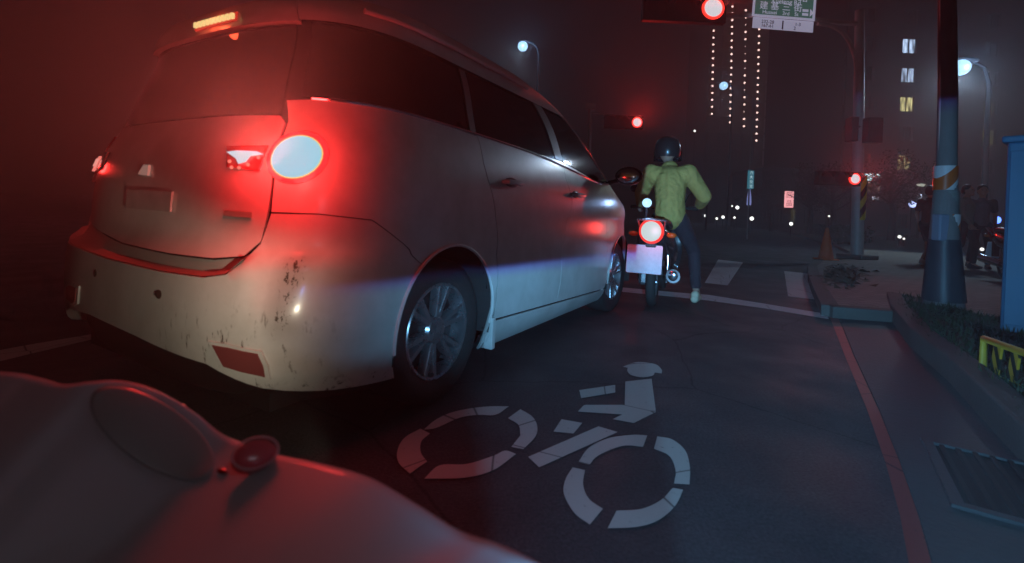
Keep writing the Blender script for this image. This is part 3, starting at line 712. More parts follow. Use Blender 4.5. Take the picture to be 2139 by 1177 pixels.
def person(label, group, loc, rz, J, top, low, shoe, skinvis='arms', hair=True, helmet=None, topm=None, lowm=None, long_top=True, long_low=True, bulk=0):
    """J: dict of joint positions in the person's frame (x right, y forward, z up)"""
    P = thing('person', label, 'person', loc, rz, group); v = {k: Vector(x) for k, x in J.items()}
    hd = v['head']
    bones = [(v['pelvis'], .115, v['belly'], .105), (v['belly'], .105, v['chest'], .125), (v['chest'], .11, v['neck'], .055), (v['neck'], .05, hd - Vector((0, 0, .06)), .05)]
    for s in 'LR':
        bones += [(v['chest'] , .09, v['sh' + s], .055), (v['sh' + s], .052, v['el' + s], .038), (v['el' + s], .038, v['wr' + s], .026),
                  (v['pelvis'], .09, v['hip' + s], .085), (v['hip' + s], .082, v['kn' + s], .053), (v['kn' + s], .052, v['an' + s], .036),
                  (v['an' + s], .036, v['toe' + s] - Vector((0, 0, .0)), .028)]
        dr = (v['wr' + s] - v['el' + s]).normalized(); bones += hand(v['wr' + s] + dr * .02, dr, Vector((1 if s == 'L' else -1, .3, 0)), .45)
    fw = (v.get('look', Vector((0, 1, 0)))).normalized()
    balls = [(hd, (.078, .095, .112)), (hd + fw * .098 + Vector((0, 0, -.015)), (.013, .018, .02)), (hd + fw * .085 + Vector((0, 0, -.062)), (.026, .016, .01)),
             (hd + fw * .06 + Vector((0, 0, -.075)), (.045, .045, .04))]
    sd = fw.cross(Vector((0, 0, 1))).normalized()
    for g in (-1, 1): balls.append((hd + sd * .079 * g + Vector((0, 0, -.01)), (.012, .02, .03)))
    flesh('body', bones, M['skin'], P, .011, 4, balls)
    e = MB()
    for g in (-1, 1): e.ball(hd + fw * .086 + sd * .032 * g + Vector((0, 0, .012)), (.012, .01, .008), 8)
    e.build('eyes', M['hair'], P, smooth=True)
    def off(p, d): return p + d
    tb = [(v['pelvis'] + Vector((0, 0, .02)), .135, v['belly'], .125), (v['belly'], .125, v['chest'], .145), (v['chest'], .13, v['neck'] - Vector((0, 0, .03)), .075)]
    for s in 'LR':
        tb += [(v['chest'], .11, v['sh' + s], .072), (v['sh' + s], .070, v['el' + s], .055 if long_top else .062)]
        if long_top: tb += [(v['el' + s], .055, v['wr' + s].lerp(v['el' + s], .06), .038)]
    if not long_top:
        tb = [(a, r, (a.lerp(c, .62) if (c - v['elL']).length < .01 or (c - v['elR']).length < .01 else c), q) for a, r, c, q in tb]
    flesh('shirt', grow(tb, bulk), topm or top, P, .012, 5)
    lb_ = [(v['pelvis'], .128, v['pelvis'] + Vector((0, 0, .06)), .122)]
    for s in 'LR':
        k = v['kn' + s] if long_low else v['kn' + s].lerp(v['hip' + s], .15)
        lb_ += [(v['pelvis'], .11, v['hip' + s], .102), (v['hip' + s], .10, k, .072)]
        if long_low: lb_ += [(v['kn' + s], .070, v['an' + s].lerp(v['kn' + s], .12), .055)]
    flesh('trousers' if long_low else 'shorts', lb_, lowm or low, P, .012, 5)
    for s in 'LR':
        d = (v['toe' + s] - v['an' + s]); d.z = 0; d = d.normalized() if d.length > .01 else Vector((0, 1, 0)); z = v['toe' + s].z
        a = Vector((v['an' + s].x, v['an' + s].y, z))
        flesh('shoe', [(a - d * .05, .042, a + d * .07, .038), (a + d * .07, .038, a + d * .14, .030), (a - d * .03 + Vector((0, 0, .04)), .044, a + d * .03 + Vector((0, 0, .02)), .04)], shoe, P, .01, 3)
    if helmet:
        h = MB(); h.lathe([(.001, .150), (.06, .143), (.105, .112), (.130, .062), (.136, .0), (.132, -.05), (.122, -.075), (.112, -.072), (.118, 0), (.10, .09)], Matrix.Translation(hd + Vector((0, 0, .02))), 28)
        ho = h.build('helmet', helmet, P, smooth=True)
        vz = MB(); Mh = Matrix.Translation(hd + Vector((0, 0, .02)))
        n = 16; g = []
        for i in range(n + 1):
            a = R(-75 + 150 * i / n) + R(90)
            for z, r in ((.05, .140), (-.02, .150), (-.11, .148)): vz.v.append(tuple(Mh @ Vector((r * math.cos(a), r * math.sin(a), z))))
        for i in range(n):
            for k in range(2): vz.f.append((i * 3 + k, (i + 1) * 3 + k, (i + 1) * 3 + k + 1, i * 3 + k + 1)); vz.m.append(0)
        vz.build('visor', M['glass'], ho, smooth=True)
    elif hair:
        flesh('hair', [(hd + Vector((0, -.02, .04)), .092, hd + Vector((0, -.035, -.01)), .085)], M['hair'], P, .012, 3)
    return P

# ================================================================== motor scooters
def scooter(label, loc, rz, body=(.03, .03, .035), lit=True, group=None, front_lamp=False, name='motor_scooter'):
    """frame: x right, y forward, origin on the ground under the rear axle"""
    S = thing(name, label, 'scooter', loc, rz, group)
    pm = mat('scooter_paint', body, .25, coat=.6, var=.2)
    # rear cowl: tapering tail under the seat
    def loft(secs, m, nm, par=S):
        b = MB(); n = 16
        for (y, z, rx, rz_, pw) in secs:
            for k in range(n):
                a = 2 * math.pi * k / n; cx, sx = math.cos(a), math.sin(a)
                b.v.append((rx * math.copysign(abs(cx) ** pw, cx), y, z + rz_ * math.copysign(abs(sx) ** pw, sx)))
        for i in range(len(secs) - 1):
            for k in range(n): b.f.append((i * n + k, i * n + (k + 1) % n, (i + 1) * n + (k + 1) % n, (i + 1) * n + k)); b.m.append(0)
        b.f.append(tuple(range(n))[::-1]); b.f.append(tuple((len(secs) - 1) * n + k for k in range(n))); b.m += [0, 0]
        return b.build(nm, m, par, smooth=True, fix=True)
    loft([(-.30, .72, .05, .05, .8), (-.26, .70, .10, .10, .8), (-.10, .64, .15, .15, .8), (.15, .58, .19, .17, .8), (.40, .50, .20, .17, .8), (.62, .42, .17, .13, .8), (.70, .36, .12, .08, .8)], pm, 'rear_cowl')
    loft([(-.24, .80, .08, .025, .7), (-.12, .815, .13, .035, .7), (.10, .80, .15, .04, .7), (.32, .775, .15, .045, .7), (.52, .755, .13, .04, .7), (.66, .74, .07, .03, .7)], mat('seat_vinyl', (.02, .02, .02), .5, bump=.2), 'seat')
    loft([(.55, .30, .17, .05, .6), (.80, .27, .18, .035, .6), (1.02, .29, .17, .04, .6)], M['black'], 'floorboard')
    fs = loft([(.98, .30, .18, .05, .7), (1.06, .45, .21, .06, .7), (1.08, .60, .21, .06, .7), (1.05, .78, .17, .06, .7), (1.02, .90, .10, .05, .7)], pm, 'leg_shield')
    b = MB(); b.tube([(0, 1.26, .23), (0, 1.05, .82)], .028, 10); b.tube([(0, 1.04, .84), (0, 1.0, .95)], .05, 10); b.build('steering_column', M['black'], S, smooth=True)
    b = MB(); b.tube([(-.33, .90, .97), (-.2, .97, .98), (0, 1.0, .95), (.2, .97, .98), (.33, .90, .97)], .014, 8); hb = b.build('handlebar', M['chrome'], S, smooth=True)
    for g in (-1, 1): MB().tube([(g * .36, .88, .97), (g * .24, .95, .98)], .02, 8).build('grip', M['rubber'], hb, smooth=True)
    for g in (-1, 1):
        b = MB().tube([(g * .20, .97, .99), (g * .26, .99, 1.12), (g * .30, .98, 1.17)], .006, 6)
        b.ball((g * .33, .97, 1.19), (.062, .015, .045), 12); mo = b.build('mirror', M['black'], S, smooth=True)
    def whl(y, r, nm='wheel'):
        Mx = Matrix.Rotation(R(90), 4, 'Y'); wt = bpy.data.objects.new(nm, None); link(wt, S); wt.location = (0, y, r)
        prof = [(r - .075 + .035 * (1 - math.cos(t)) * 1.07, .045 * math.sin(t)) for t in [i * 2 * math.pi / 12 for i in range(12)]]
        MB().lathe(prof, Mx, 36, closed=True).build('tyre', M['rubber'], wt, smooth=True)
        b = MB().lathe([(r - .078, -.03), (r - .06, -.032), (r - .06, .032), (r - .078, .03)], Mx, 32, closed=True)
        for i in range(5):
            a = 2 * math.pi * i / 5; b.tube([(0, .02 * math.cos(a), .02 * math.sin(a)), (0, (r - .07) * math.cos(a), (r - .07) * math.sin(a))], .012, 6)
        b.lathe([(.03, -.04), (.035, 0), (.03, .04)], Mx, 14); b.build('rim', M['alloy'], wt, smooth=True)
    whl(0, .235); whl(1.28, .235)
    b = MB(); n = 14
    for i in range(n + 1):
        a = R(20 + 130 * i / n)
        for x, r in ((-.07, .255), (0, .285), (.07, .255)): b.v.append((x, 1.28 + r * math.cos(a), .235 + r * math.sin(a)))
    for i in range(n):
        for k in range(2): b.f.append((i * 3 + k, i * 3 + k + 1, (i + 1) * 3 + k + 1, (i + 1) * 3 + k)); b.m.append(0)
    b.build('front_mudguard', pm, S, smooth=True)
    b = MB(); b.tube([(-.09, 1.28, .235), (-.08, 1.12, .55)], .017, 8); b.tube([(.09, 1.28, .235), (.08, 1.12, .55)], .017, 8); b.build('fork', M['alloy'], S, smooth=True)
    b = MB()
    for g in (-1, 1):
        b.tube([(g * .13, .0, .24), (g * .13, .02, .55)], .014, 8)
        b.tube([(g * .13, .0 + .02 * .3, .30), (g * .13, .016, .50)], .026, 10)
    b.build('shock_absorbers', M['chrome'], S, smooth=True)
    b = MB(); b.tube([(.15, .45, .22), (.17, .2, .24), (.19, .05, .27)], [.02, .022, .045], 10); b.tube([(.19, .10, .27), (.20, -.30, .34)], [.055, .062], 14); b.ball((.2, -.31, .342), (.045, .01, .045), 10)
    b.build('exhaust', M['chrome'], S, smooth=True)
    b = MB().box((-.07, .15, .27), (.12, .42, .14), None, .03); b.build('engine', M['alloy'], S)
    b = MB().box((0, -.30, .52), (.10, .03, .30), None, .01); b.build('plate_bracket', M['black'], S)
    b = MB().box((-.05, -.335, .475), (.31, .006, .26), Matrix.Rotation(R(-12), 4, 'X'), .012); pt = b.build('number_plate', M['plate'], S)
    b = MB().tube([(-.10, -.22, .70), (-.12, -.34, .83), (.0, -.36, .84), (.12, -.34, .83), (.10, -.22, .70)], .011, 8); b.build('grab_rail', M['alloy'], S, smooth=True)
    Mt = Matrix.Translation((0, -.30, .73)) @ Matrix.Rotation(R(90), 4, 'X')
    b = MB().lathe([(.001, .055), (.06, .054), (.085, .045), (.10, .02), (.10, 0), (.001, 0)], Mt @ Matrix.Diagonal((1.1, 1.15, 1, 1)), 28, closed=False); tl = b.build('tail_lamp', mat('lit_tail_housing', (.5, .02, .02), .3, emit=(1, .05, .04), es=.9) if lit else M['redlens'], S, smooth=True)
    if lit:
        b = MB().ball((-.05, -.31, .985), .042, 16); sl_ = b.build('glow_standin', M['led_white'], S, smooth=True); MB().tube([(-.05, -.33, .83), (-.05, -.31, .95)], .01, 8).build('glow_standin_stalk', M['black'], sl_)  # added lamp and stalk, standing in for an unidentified glow
        b = MB().lathe([(.001, .064), (.05, .063), (.078, .056), (.084, .047), (.001, .046)], Mt @ Matrix.Diagonal((1.05, 1.08, 1, 1)), 28); b.build('lit_lens', glow('lit_tail_lens', srgb(190, 205, 205), 1.1), tl, smooth=True)
    for g in (-1, 1):
        b = MB().ball((g * .17, -.24, .70), (.045, .03, .025), 12); b.build('indicator', mat('indicator_lens', (.5, .12, .02), .2), S, smooth=True)
    b = MB().ball((0, 1.10, .80), (.09, .05, .06), 16); b.build('headlight', M['led_white'] if front_lamp else M['glass'], S, smooth=True)
    return S
# ================================================================== rider on a scooter at the stop line
BK = G(1361, 640); BRZ = R(-22)
scooter('motor scooter with big square lit tail lamp and pale plate waiting at the stop line', (BK.x, BK.y, 0), BRZ)
light('scooter_tail_light', (BK.x - .13, BK.y - .46, .74), 1.6, (1, .04, .03), .06)
RJ = dict(pelvis=(.06, .36, .87), belly=(.055, .36, 1.02), chest=(.045, .44, 1.24), neck=(.03, .50, 1.40), head=(-.005, .56, 1.56),
          shL=(-.15, .45, 1.33), shR=(.22, .44, 1.33), elL=(-.27, .66, 1.12), elR=(.38, .58, 1.10), wrL=(-.30, .88, 1.02), wrR=(.34, .86, 1.02),
          hipL=(-.03, .38, .84), hipR=(.15, .38, .84), knL=(-.14, .80, .66), knR=(.30, .66, .52), anL=(-.12, .82, .39), anR=(.34, .52, .12), toeL=(-.12, .93, .33), toeR=(.37, .64, .035))
person('helmeted scooter rider in yellow-green long-sleeved shirt with right foot down', None, (BK.x + .05, BK.y, 0), BRZ, RJ,
       cloth('yellow_green_cloth', (.62, .42, .12), .45), cloth('dark_red_trousers', (.05, .035, .045)), mat('pale_shoe', (.75, .7, .5), .6), bulk=.022, helmet=mat('dark_helmet', (.035, .025, .025), .3, coat=.4))
hb_ = Matrix.Rotation(BRZ, 3, 'Z') @ Vector((-.06, -.40, 1.0))
light('glow_standin_light', (BK.x + hb_.x, BK.y + hb_.y, hb_.z), .9, (.35, .55, 1), .03)  # light added for the stand-in glow behind the rider
# ================================================================== poles, signals, signs
def signal_head(nm, label, P, u, v, Y, rr, lit_first=True, horizontal=True, group='red traffic signals', glow_w=2.0, bracket=None):
    c = at(u, v, Y); T = thing('traffic_signal', label, 'traffic light', c, 0, group)
    s = rr * 2.5; n = 3
    dx = [(-i * s, 0) for i in range(n)] if horizontal else [(0, -i * s) for i in range(n)]
    cx = sum(d[0] for d in dx) / n; cz = sum(d[1] for d in dx) / n
    b = MB().box((cx, .12, cz), ((n * s if horizontal else s), .18, (s if horizontal else n * s)), None, .02); b.build('housing', M['signal_box'], T)
    for i, d in enumerate(dx):
        Mx = Matrix.Translation((d[0], .02, d[1])) @ Matrix.Rotation(R(90), 4, 'X')
        if i == 0:
            b = MB().lathe([(rr * .8, .0), (rr, .0), (rr, .02), (rr * .8, .03)], Mx, 28, closed=True); b.build('lens_rim', M['sig_ring'], T, smooth=True)
            b = MB().lathe([(.001, .05), (rr * .5, .045), (rr * .82, .025), (rr * .82, 0), (.001, 0)], Mx, 28); b.build('lit_lens', M['sig_red'], T, smooth=True)
        else:
            b = MB().lathe([(.001, .03), (rr * .9, .01), (rr * .9, 0), (.001, 0)], Mx, 20); b.build('lens', M['sig_off'], T, smooth=True)
        v_ = MB(); m_ = 10
        for k in range(m_ + 1):
            a = R(10 + 160 * k / m_)
            v_.v += [tuple(Mx @ Vector((rr * 1.1 * math.cos(a), rr * 1.1 * math.sin(a), 0))), tuple(Mx @ Vector((rr * 1.1 * math.cos(a), rr * 1.1 * math.sin(a), rr * .9)))]
        for k in range(m_): v_.f.append((2 * k, 2 * k + 1, 2 * k + 3, 2 * k + 2)); v_.m.append(0)
        v_.build('visor', M['signal_box'], T, smooth=True)
    if bracket: MB().tube(bracket, .03, 8).build('bracket', M['pole'], T)
    sl = light('signal_light', c + Vector((0, -.10, 0)), glow_w, (1, .03, .02), rr * .6, None, 'SPOT', None, 105, 1.0); aim(sl, (c.x * .5, 0, c.z + .40 * c.y))
    return T

# sign gantry pole with curved arm
YP = G(1790, 541, .1).y; base = G(1790, 541, .1); topP = at(1796, 22, YP)
GP = thing('sign_pole', 'grey steel pole with curved arm carrying the green direction sign, striped near its foot', 'pole', (base.x, base.y, .1))
lp = lambda P_: Vector(P_) - Vector((base.x, base.y, .1))
def sp(u, v, Y=None): return lp(at(u, v, Y or YP))
b = MB().tube([(0, 0, 0), lp(topP)], [.13, .095], 20); b.build('shaft', M['pole'], GP, smooth=True)
b = MB().lathe([(.001, 0), (.30, 0), (.30, .03), (.14, .06), (.001, .06)], None, 4); b.box((0, 0, .05), (.6, .6, .1), Matrix.Rotation(R(20), 4, 'Z'), .02); b.build('foot', M['concrete'], GP)
arm1 = [(1794, 50), (1770, 49), (1740, 46), (1710, 42), (1660, 36), (1600, 33), (1540, 32), (1483, 33)]
b = MB().tube([sp(*p) for p in arm1], .055, 12); b.tube([sp(*p) for p in [(1708, 50), (1735, 54), (1758, 66), (1775, 88), (1786, 118), (1790, 150)]], .045, 12)
b.build('arm', M['pole'], GP, smooth=True)
b = MB()
z0 = at(1795, 460, YP).z - .1; z1 = at(1797, 368, YP).z - .1
def band(z0, z1, r, n=24):
    q = MB()
    for i in range(n + 1):
        for k in range(9): q.v.append((r * math.cos(2 * math.pi * i / n), r * math.sin(2 * math.pi * i / n), z0 + (z1 - z0) * k / 8))
    for i in range(n):
        for k in range(8): q.f.append((i * 9 + k, (i + 1) * 9 + k, (i + 1) * 9 + k + 1, i * 9 + k + 1)); q.m.append(0)
    return q
def stripes(name, ca, cb, scale, tilt=.8, rough=.35, metal=0):
    m = mat(name, ca, rough, metal=metal); nt = m.node_tree; b = nt.nodes['Principled BSDF']; N = nt.nodes.new
    tc = nt.nodes['Texture Coordinate']; sx = N('ShaderNodeSeparateXYZ'); nt.links.new(tc.outputs['Object'], sx.inputs[0])
    a1 = N('ShaderNodeMath'); a1.operation = 'MULTIPLY'; a1.inputs[1].default_value = tilt; nt.links.new(sx.outputs['X'], a1.inputs[0])
    a2 = N('ShaderNodeMath'); a2.operation = 'ADD'; nt.links.new(a1.outputs[0], a2.inputs[0]); nt.links.new(sx.outputs['Z'], a2.inputs[1])
    a3 = N('ShaderNodeMath'); a3.operation = 'MULTIPLY'; a3.inputs[1].default_value = scale; nt.links.new(a2.outputs[0], a3.inputs[0])
    a4 = N('ShaderNodeMath'); a4.operation = 'FRACT'; nt.links.new(a3.outputs[0], a4.inputs[0])
    a5 = N('ShaderNodeMath'); a5.operation = 'GREATER_THAN'; a5.inputs[1].default_value = .5; nt.links.new(a4.outputs[0], a5.inputs[0])
    mx = N('ShaderNodeMix'); mx.data_type = 'RGBA'; mx.inputs['A'].default_value = (*ca, 1); mx.inputs['B'].default_value = (*cb, 1)
    nt.links.new(a5.outputs[0], mx.inputs['Factor']); nt.links.new(mx.outputs['Result'], b.inputs['Base Color'])
    return m
M['hazard'] = stripes('yellow_black_sheeting', (.75, .62, .05), (.02, .02, .02), 2.4, -1.6)
band(z0, z1, .136).build('warning_band', M['hazard'], GP, smooth=True)
b = MB(); c_ = sp(1790, 272, YP - .2); b.box(c_ + Vector((-.12, 0, 0)), (.16, .25, .56), None, .02); b.box(c_ + Vector((.36, 0, 0)), (.34, .22, .58), None, .02); b.tube([c_ + Vector((-.2, .12, .1)), c_ + Vector((.5, .12, .1))], .03, 8)
b.build('equipment_box', mat('grey_box', (.12, .13, .14), .5, var=.2), GP)
for u, v, Y, rr, W_, lab in ((1490, 17, YP - .15, .26, 1100, 'large red traffic signal on the sign pole arm beside the direction sign'),
                       (1331, 256, 17.5, .19, 420, 'red traffic signal straight above the scooter rider'),
                       (1786, 374, YP - .35, .13, 220, 'small red signal fixed low on the striped sign pole')):
    signal_head('traffic_signal', lab, None, u, v, Y, rr, glow_w=W_, horizontal=True)
# mast that carries the middle signal
mb_ = at(1228, 452, 17.8); ms_ = thing('signal_mast', 'thin dark mast with short arm rising behind the front of the white car', 'pole', (mb_.x, 17.8, 0))
b = MB(); tp = at(1233, 222, 17.8); o_ = Vector((mb_.x, 17.8, 0)); b.tube([(0, 0, 0), tp - o_], [.09, .06], 12); b.tube([at(1234, 236, 17.8) - o_, at(1331, 247, 17.8) - o_], .035, 10); b.box(tp - o_, (.35, .2, .22), None, .02)
b.build('mast', M['pole'], ms_, smooth=True)

# direction sign
DS = thing('direction_sign', 'green direction sign with white arrow above a pale route strip', 'sign', tuple(at(1637, 10, YP - .12)))
o_ = Vector(DS.location); wv = at(1702, 40, YP - .12) - at(1576, 32, YP - .12); W_ = wv.length; rt = -math.atan2(wv.z, wv.x)
zt = at(1637, -72, YP - .12) - o_; zb = at(1637, 38, YP - .12) - o_; zb2 = at(1638, 63, YP - .12) - o_
tl_ = math.atan2(at(1700, 44, YP).z - at(1577, 34, YP).z, at(1700, 44, YP).x - at(1577, 34, YP).x)
Ms = Matrix.Rotation(-tl_, 4, 'Y')
M['sign_green'] = mat('sign_green', (.012, .07, .05), .5, var=.15, emit=(.03, .10, .085), es=.7)  # emission stands in for headlight returned by the reflective sheeting
M['sign_white'] = mat('sign_white', (.7, .7, .75), .5, emit=(.30, .30, .42), es=.8)  # pale sheeting also glows in place of retroreflected light
M['sign_ink'] = mat('sign_ink', (.01, .012, .04), .6)
h1 = zt.z - zb.z; b = MB().box((0, 0, (zt.z + zb.z) / 2), (W_, .04, h1), None, .004); b.v = [tuple(Ms @ Vector(q)) for q in b.v]; b.build('panel', M['sign_green'], DS)
b = MB(); hh = h1 / 2; zc = (zt.z + zb.z) / 2
for z_ in (zt.z, zb.z): b.box((0, -.028, z_), (W_ + .05, .02, .05))
for x_ in (-W_ / 2, W_ / 2): b.box((x_, -.028, zc), (.05, .018, h1))
b.v = [tuple(Ms @ Vector(q)) for q in b.v]; b.build('border', M['sign_white'], DS)
h2 = zb.z - zb2.z; b = MB().box((.02, 0, (zb.z + zb2.z) / 2 - .02), (W_, .03, h2 - .03), None, .004); b.v = [tuple(Ms @ Vector(q)) for q in b.v]; b.build('route_strip', M['sign_white'], DS)
def stxt(t, x, z, size, m, y=-.026): text('lettering', t, size, Ms @ face((x, y, z)), m, DS, .003)
px = W_ / 126.0
def sx_(u): return (u - 1638) * px
def sz_(v): return zb.z + (38 - v) * px
stxt('Xueleng', sx_(1632), sz_(5.5), .15, M['sign_white']); stxt('Rd', sx_(1665), sz_(5.5), .15, M['sign_white'])
stxt('學', sx_(1605), sz_(-8), .24, M['sign_white']); stxt('林', sx_(1640), sz_(-8), .24, M['sign_white']); stxt('路', sx_(1676), sz_(-6), .24, M['sign_white'])
for ch, u in (('建', 1596), ('基', 1619), ('三', 1643), ('街', 1667)): stxt(ch, sx_(u), sz_(17), .20, M['sign_white'])
stxt('Huaxei', sx_(1609), sz_(29.5), .12, M['sign_white']); stxt('3rd', sx_(1643), sz_(29.5), .12, M['sign_white']); stxt('St', sx_(1665), sz_(29.5), .12, M['sign_white'])
b = MB(); M_a = Ms @ face((sx_(1683), -.022, sz_(24)))
for z_ in (.045, -.045): b.prism([(-.07, z_ - .03), (.07, z_ - .03), (.07, z_ + .03), (-.07, z_ + .03)], 0, .006, 0, M_a)
b.prism([(.11, -.09), (.20, 0), (.11, .09)], 0, .006, 0, M_a); b.build('arrow', M['sign_white'], DS)
for t, u, v in (('232-28', 1607, 48), ('167-61', 1607, 56), ('1-3', 1670, 48.5), ('2', 1664, 57)): stxt(t, sx_(u), sz_(v + 1.5), .105, M['sign_ink'], -.018)
b = MB(); b.box((sx_(1638.5), -.02, sz_(53.5)), (.03, .006, .20)); b.v = [tuple(Ms @ Vector(q)) for q in b.v]; b.build('divider', M['sign_ink'], DS)

# utility pole with reflective bands
ub = G(1970, 640, .1); YU = ub.y; UP = thing('utility_pole', 'thick concrete utility pole with orange and white reflective bands beside the planter', 'pole', (ub.x, ub.y, .1))
lo = lambda u, v: at(u, v, YU) - Vector((ub.x, ub.y, .1))
M['upole'] = mat('pole_concrete', (.20, .20, .20), .8, var=.25, vscale=6, bump=.3)
ax = [lo(1970, 640), lo(1972, 500), lo(1977, 350), lo(1980, 200), lo(1978, -60)]; ax[0].z = 0
b = MB().tube(ax, [.165, .12, .083, .078, .07], 28); b.build('shaft', M['upole'], UP, smooth=True)
b = MB().tube([lo(1971, 628), lo(1972, 500)], [.172, .125], 28); b.build('sleeve', mat('dark_sleeve', (.05, .055, .07), .45, var=.3, vscale=5), UP, smooth=True)
b = MB().tube([lo(1955, 620), lo(1962, 400), lo(1967, 100), lo(1964, -60)], .014, 8); b.build('cable_conduit', M['pole'], UP, smooth=True)
M['orange'] = stripes('orange_white_sheeting', (.55, .13, .03), (.7, .7, .72), 3.2, -1.1)
for z_a, z_b, r in ((498, 448, .098), (398, 348, .083)):
    a_, c_ = lo(1974, z_a), lo(1977, z_b); q = band(a_.z, c_.z, r + .012); q.v = [(x + a_.x, y + a_.y, z) for x, y, z in q.v]; q.build('reflective_band', M['orange'], UP, smooth=True)
a_, c_ = lo(1975, 446), lo(1977, 400); q = band(a_.z, c_.z, .100); q.v = [(x + a_.x, y + a_.y, z) for x, y, z in q.v]; q.build('notice_band', mat('notice', (.22, .25, .24), .5, var=.3, vscale=20), UP, smooth=True)
b = MB().box(lo(1955, 475) + Vector((0, -.05, 0)), (.10, .10, .26), None, .015); b.build('junction_box', mat('pale_box', (.25, .3, .4), .5), UP)

# street lamps
M['dpole'] = mat('dark_pole_paint', (.03, .035, .04), .6)
def street_lamp(label, u, v, Y, r, W_, foot_v=None):
    c = at(u, v, Y); T = thing('street_lamp', label, 'street lamp', (c.x + .9, Y, 0), 0, 'blue-white street lamps')
    b = MB().tube([(0, 0, 0), (0, 0, c.z - .4), (-.15, 0, c.z + .05), (-.55, 0, c.z + .25)], [.09, .06, .05, .045], 12); b.build('post', M['dpole'], T, smooth=True)
    b = MB().ball((-.75, 0, c.z + .17 + r * .3), (.42, .18, .09), 16); b.build('lamp_head', M['dpole'], T, smooth=True)
    b = MB().ball((-.9, -.06, c.z), (r, r, r), 20); b.build('lamp_lens', M['led_white'], T, smooth=True)
    light('street_light', c + Vector((0, -r - .1, -.05)), W_, (.35, .6, 1), r * .8)
    sl = light('street_light', c + Vector((0, -.1, -r - .05)), W_ * (4.5 if Y < 20 else 1.5), (.66, .82, 1), r * .8, None, 'SPOT', None, 125, .5); aim(sl, c + Vector((-4.5, -3.5, -7)))
    return T
street_lamp('street lamp glowing blue-white above the car roof', 1092, 98, 26, .27, 110)
street_lamp('small distant street lamp among the strings of tower lights', 1511, 180, 46, .38, 80)
street_lamp('bright street lamp just right of the utility pole', 2003, 143, 14, .23, 95)

# traffic cone
cb = G(1725, 543, .1); TC = thing('traffic_cone', 'orange traffic cone at the pavement corner left of the sign pole', 'cone', (cb.x, cb.y, .1))
M['cone'] = mat('cone_orange', (.85, .16, .03), .5, var=.15)
b = MB().lathe([(.15, .03), (.145, .05), (.03, .70), (.015, .71), (.001, .71)], None, 24); b.build('cone', M['cone'], TC, smooth=True)
b = MB().box((0, 0, .015), (.36, .36, .03), None, .008); b.build('base', M['cone'], TC)
# leaf litter and a dark patch heap by the cone
lp_ = MB()
for i in range(420):
    c = G(random.gauss(1762, 20), random.gauss(577, 10), .1); a = random.uniform(0, 6.28); s = random.uniform(.03, .09)
    lp_.add([(c.x + s * math.cos(a), c.y + s * math.sin(a), .105), (c.x + s * math.cos(a + 2), c.y + s * math.sin(a + 2), .105 + random.uniform(.0, .06)), (c.x + s * math.cos(a + 4), c.y + s * math.sin(a + 4), .107)], [(0, 1, 2)])
tag(lp_.build('leaf_litter', mat('dead_leaves', (.08, .07, .035), .8, var=.5)), 'dark patch of fallen leaves on the pavement corner', 'leaves', kind='stuff')

# blue cabinet
cp = [G(2083, 700, .1), G(2105, 722, .1)]
CB = thing('utility_cabinet', 'tall blue steel cabinet at the right edge behind the striped barrier', 'cabinet', (3.72, 3.62, .1), R(-52))
pass
M['blue'] = mat('blue_cabinet_paint', (.03, .15, .27), .5, var=.3, vscale=3, bump=.15, bscale=20)
b = MB().box((.45, .40, .72), (.9, .8, 1.44), None, .02); b.build('body', M['blue'], CB)
b = MB().box((.45, .40, 1.46), (.96, .86, .05), None, .015); b.build('roof', M['blue'], CB)
b = MB().box((.23, -.006, .72), (.42, .012, 1.3), None, .005); b.box((.68, -.006, .72), (.42, .012, 1.3), None, .005); dr = b.build('door', M['blue'], CB)
b = MB().box((.41, -.022, .75), (.02, .02, .14), None, .004); b.build('handle', M['chrome'], dr)
b = MB().box((.45, .40, -.02), (1.0, .9, .06), None, .01); b.build('plinth', M['concrete'], CB)
# striped barrier board
p0, p1 = G(2052, 792, .06), G(2175, 850, .06); d = p1 - p0
BB = thing('barrier', 'low yellow and black striped barrier rail in front of the blue cabinet', 'barrier', p0, math.atan2(d.y, d.x))
hz_ = at(2055, 708, p0.y).z - .06
M['yb'] = stripes('barrier_sheeting', (.42, .27, .02), (.015, .015, .012), 6, 3.0)
b = MB(); L0 = 1.15
b.tube([(0, 0, 0), (0, 0, hz_), (L0, 0, hz_), (L0, 0, 0)], .018, 10); b.tube([(0, 0, hz_ * .2), (L0, 0, hz_ * .2)], .014, 8); b.build('frame', mat('yellow_paint', (.45, .32, .03), .5, var=.3, vscale=15), BB, smooth=True)
b = MB()
for i in range(9): b.box((.09 + i * .12, .005, hz_ * .58), (.055, .012, hz_ * .70), Matrix.Rotation(R(8), 4, 'Y'), .002)
b.build('slats', M['yb'], BB)

# people on the pavement
SK = dict(pelvis=(0, 0, .92), belly=(0, 0, 1.06), chest=(0, .01, 1.27), neck=(0, .01, 1.44), head=(0, .03, 1.60), shL=(-.17, 0, 1.37), shR=(.17, 0, 1.37),
          elL=(-.22, -.05, 1.10), elR=(.22, .06, 1.10), wrL=(-.21, .02, .86), wrR=(.22, .20, .90), hipL=(-.09, 0, .88), hipR=(.09, 0, .88),
          knL=(-.10, .14, .49), knR=(.10, -.02, .48), anL=(-.10, .10, .09), anR=(.10, -.28, .13), toeL=(-.10, .22, .035), toeR=(.10, -.19, .045))
pp = G(1936, 552, .1)
person('pedestrian in dark shorts and white shoes walking behind the utility pole on its left', 'pedestrians', (pp.x, pp.y, .1), R(-75), SK, cloth('grey_tee', (.09, .06, .06)), cloth('dark_shorts', (.02, .02, .025)), mat('white_shoe', (.6, .6, .6), .6), long_top=False, long_low=False)
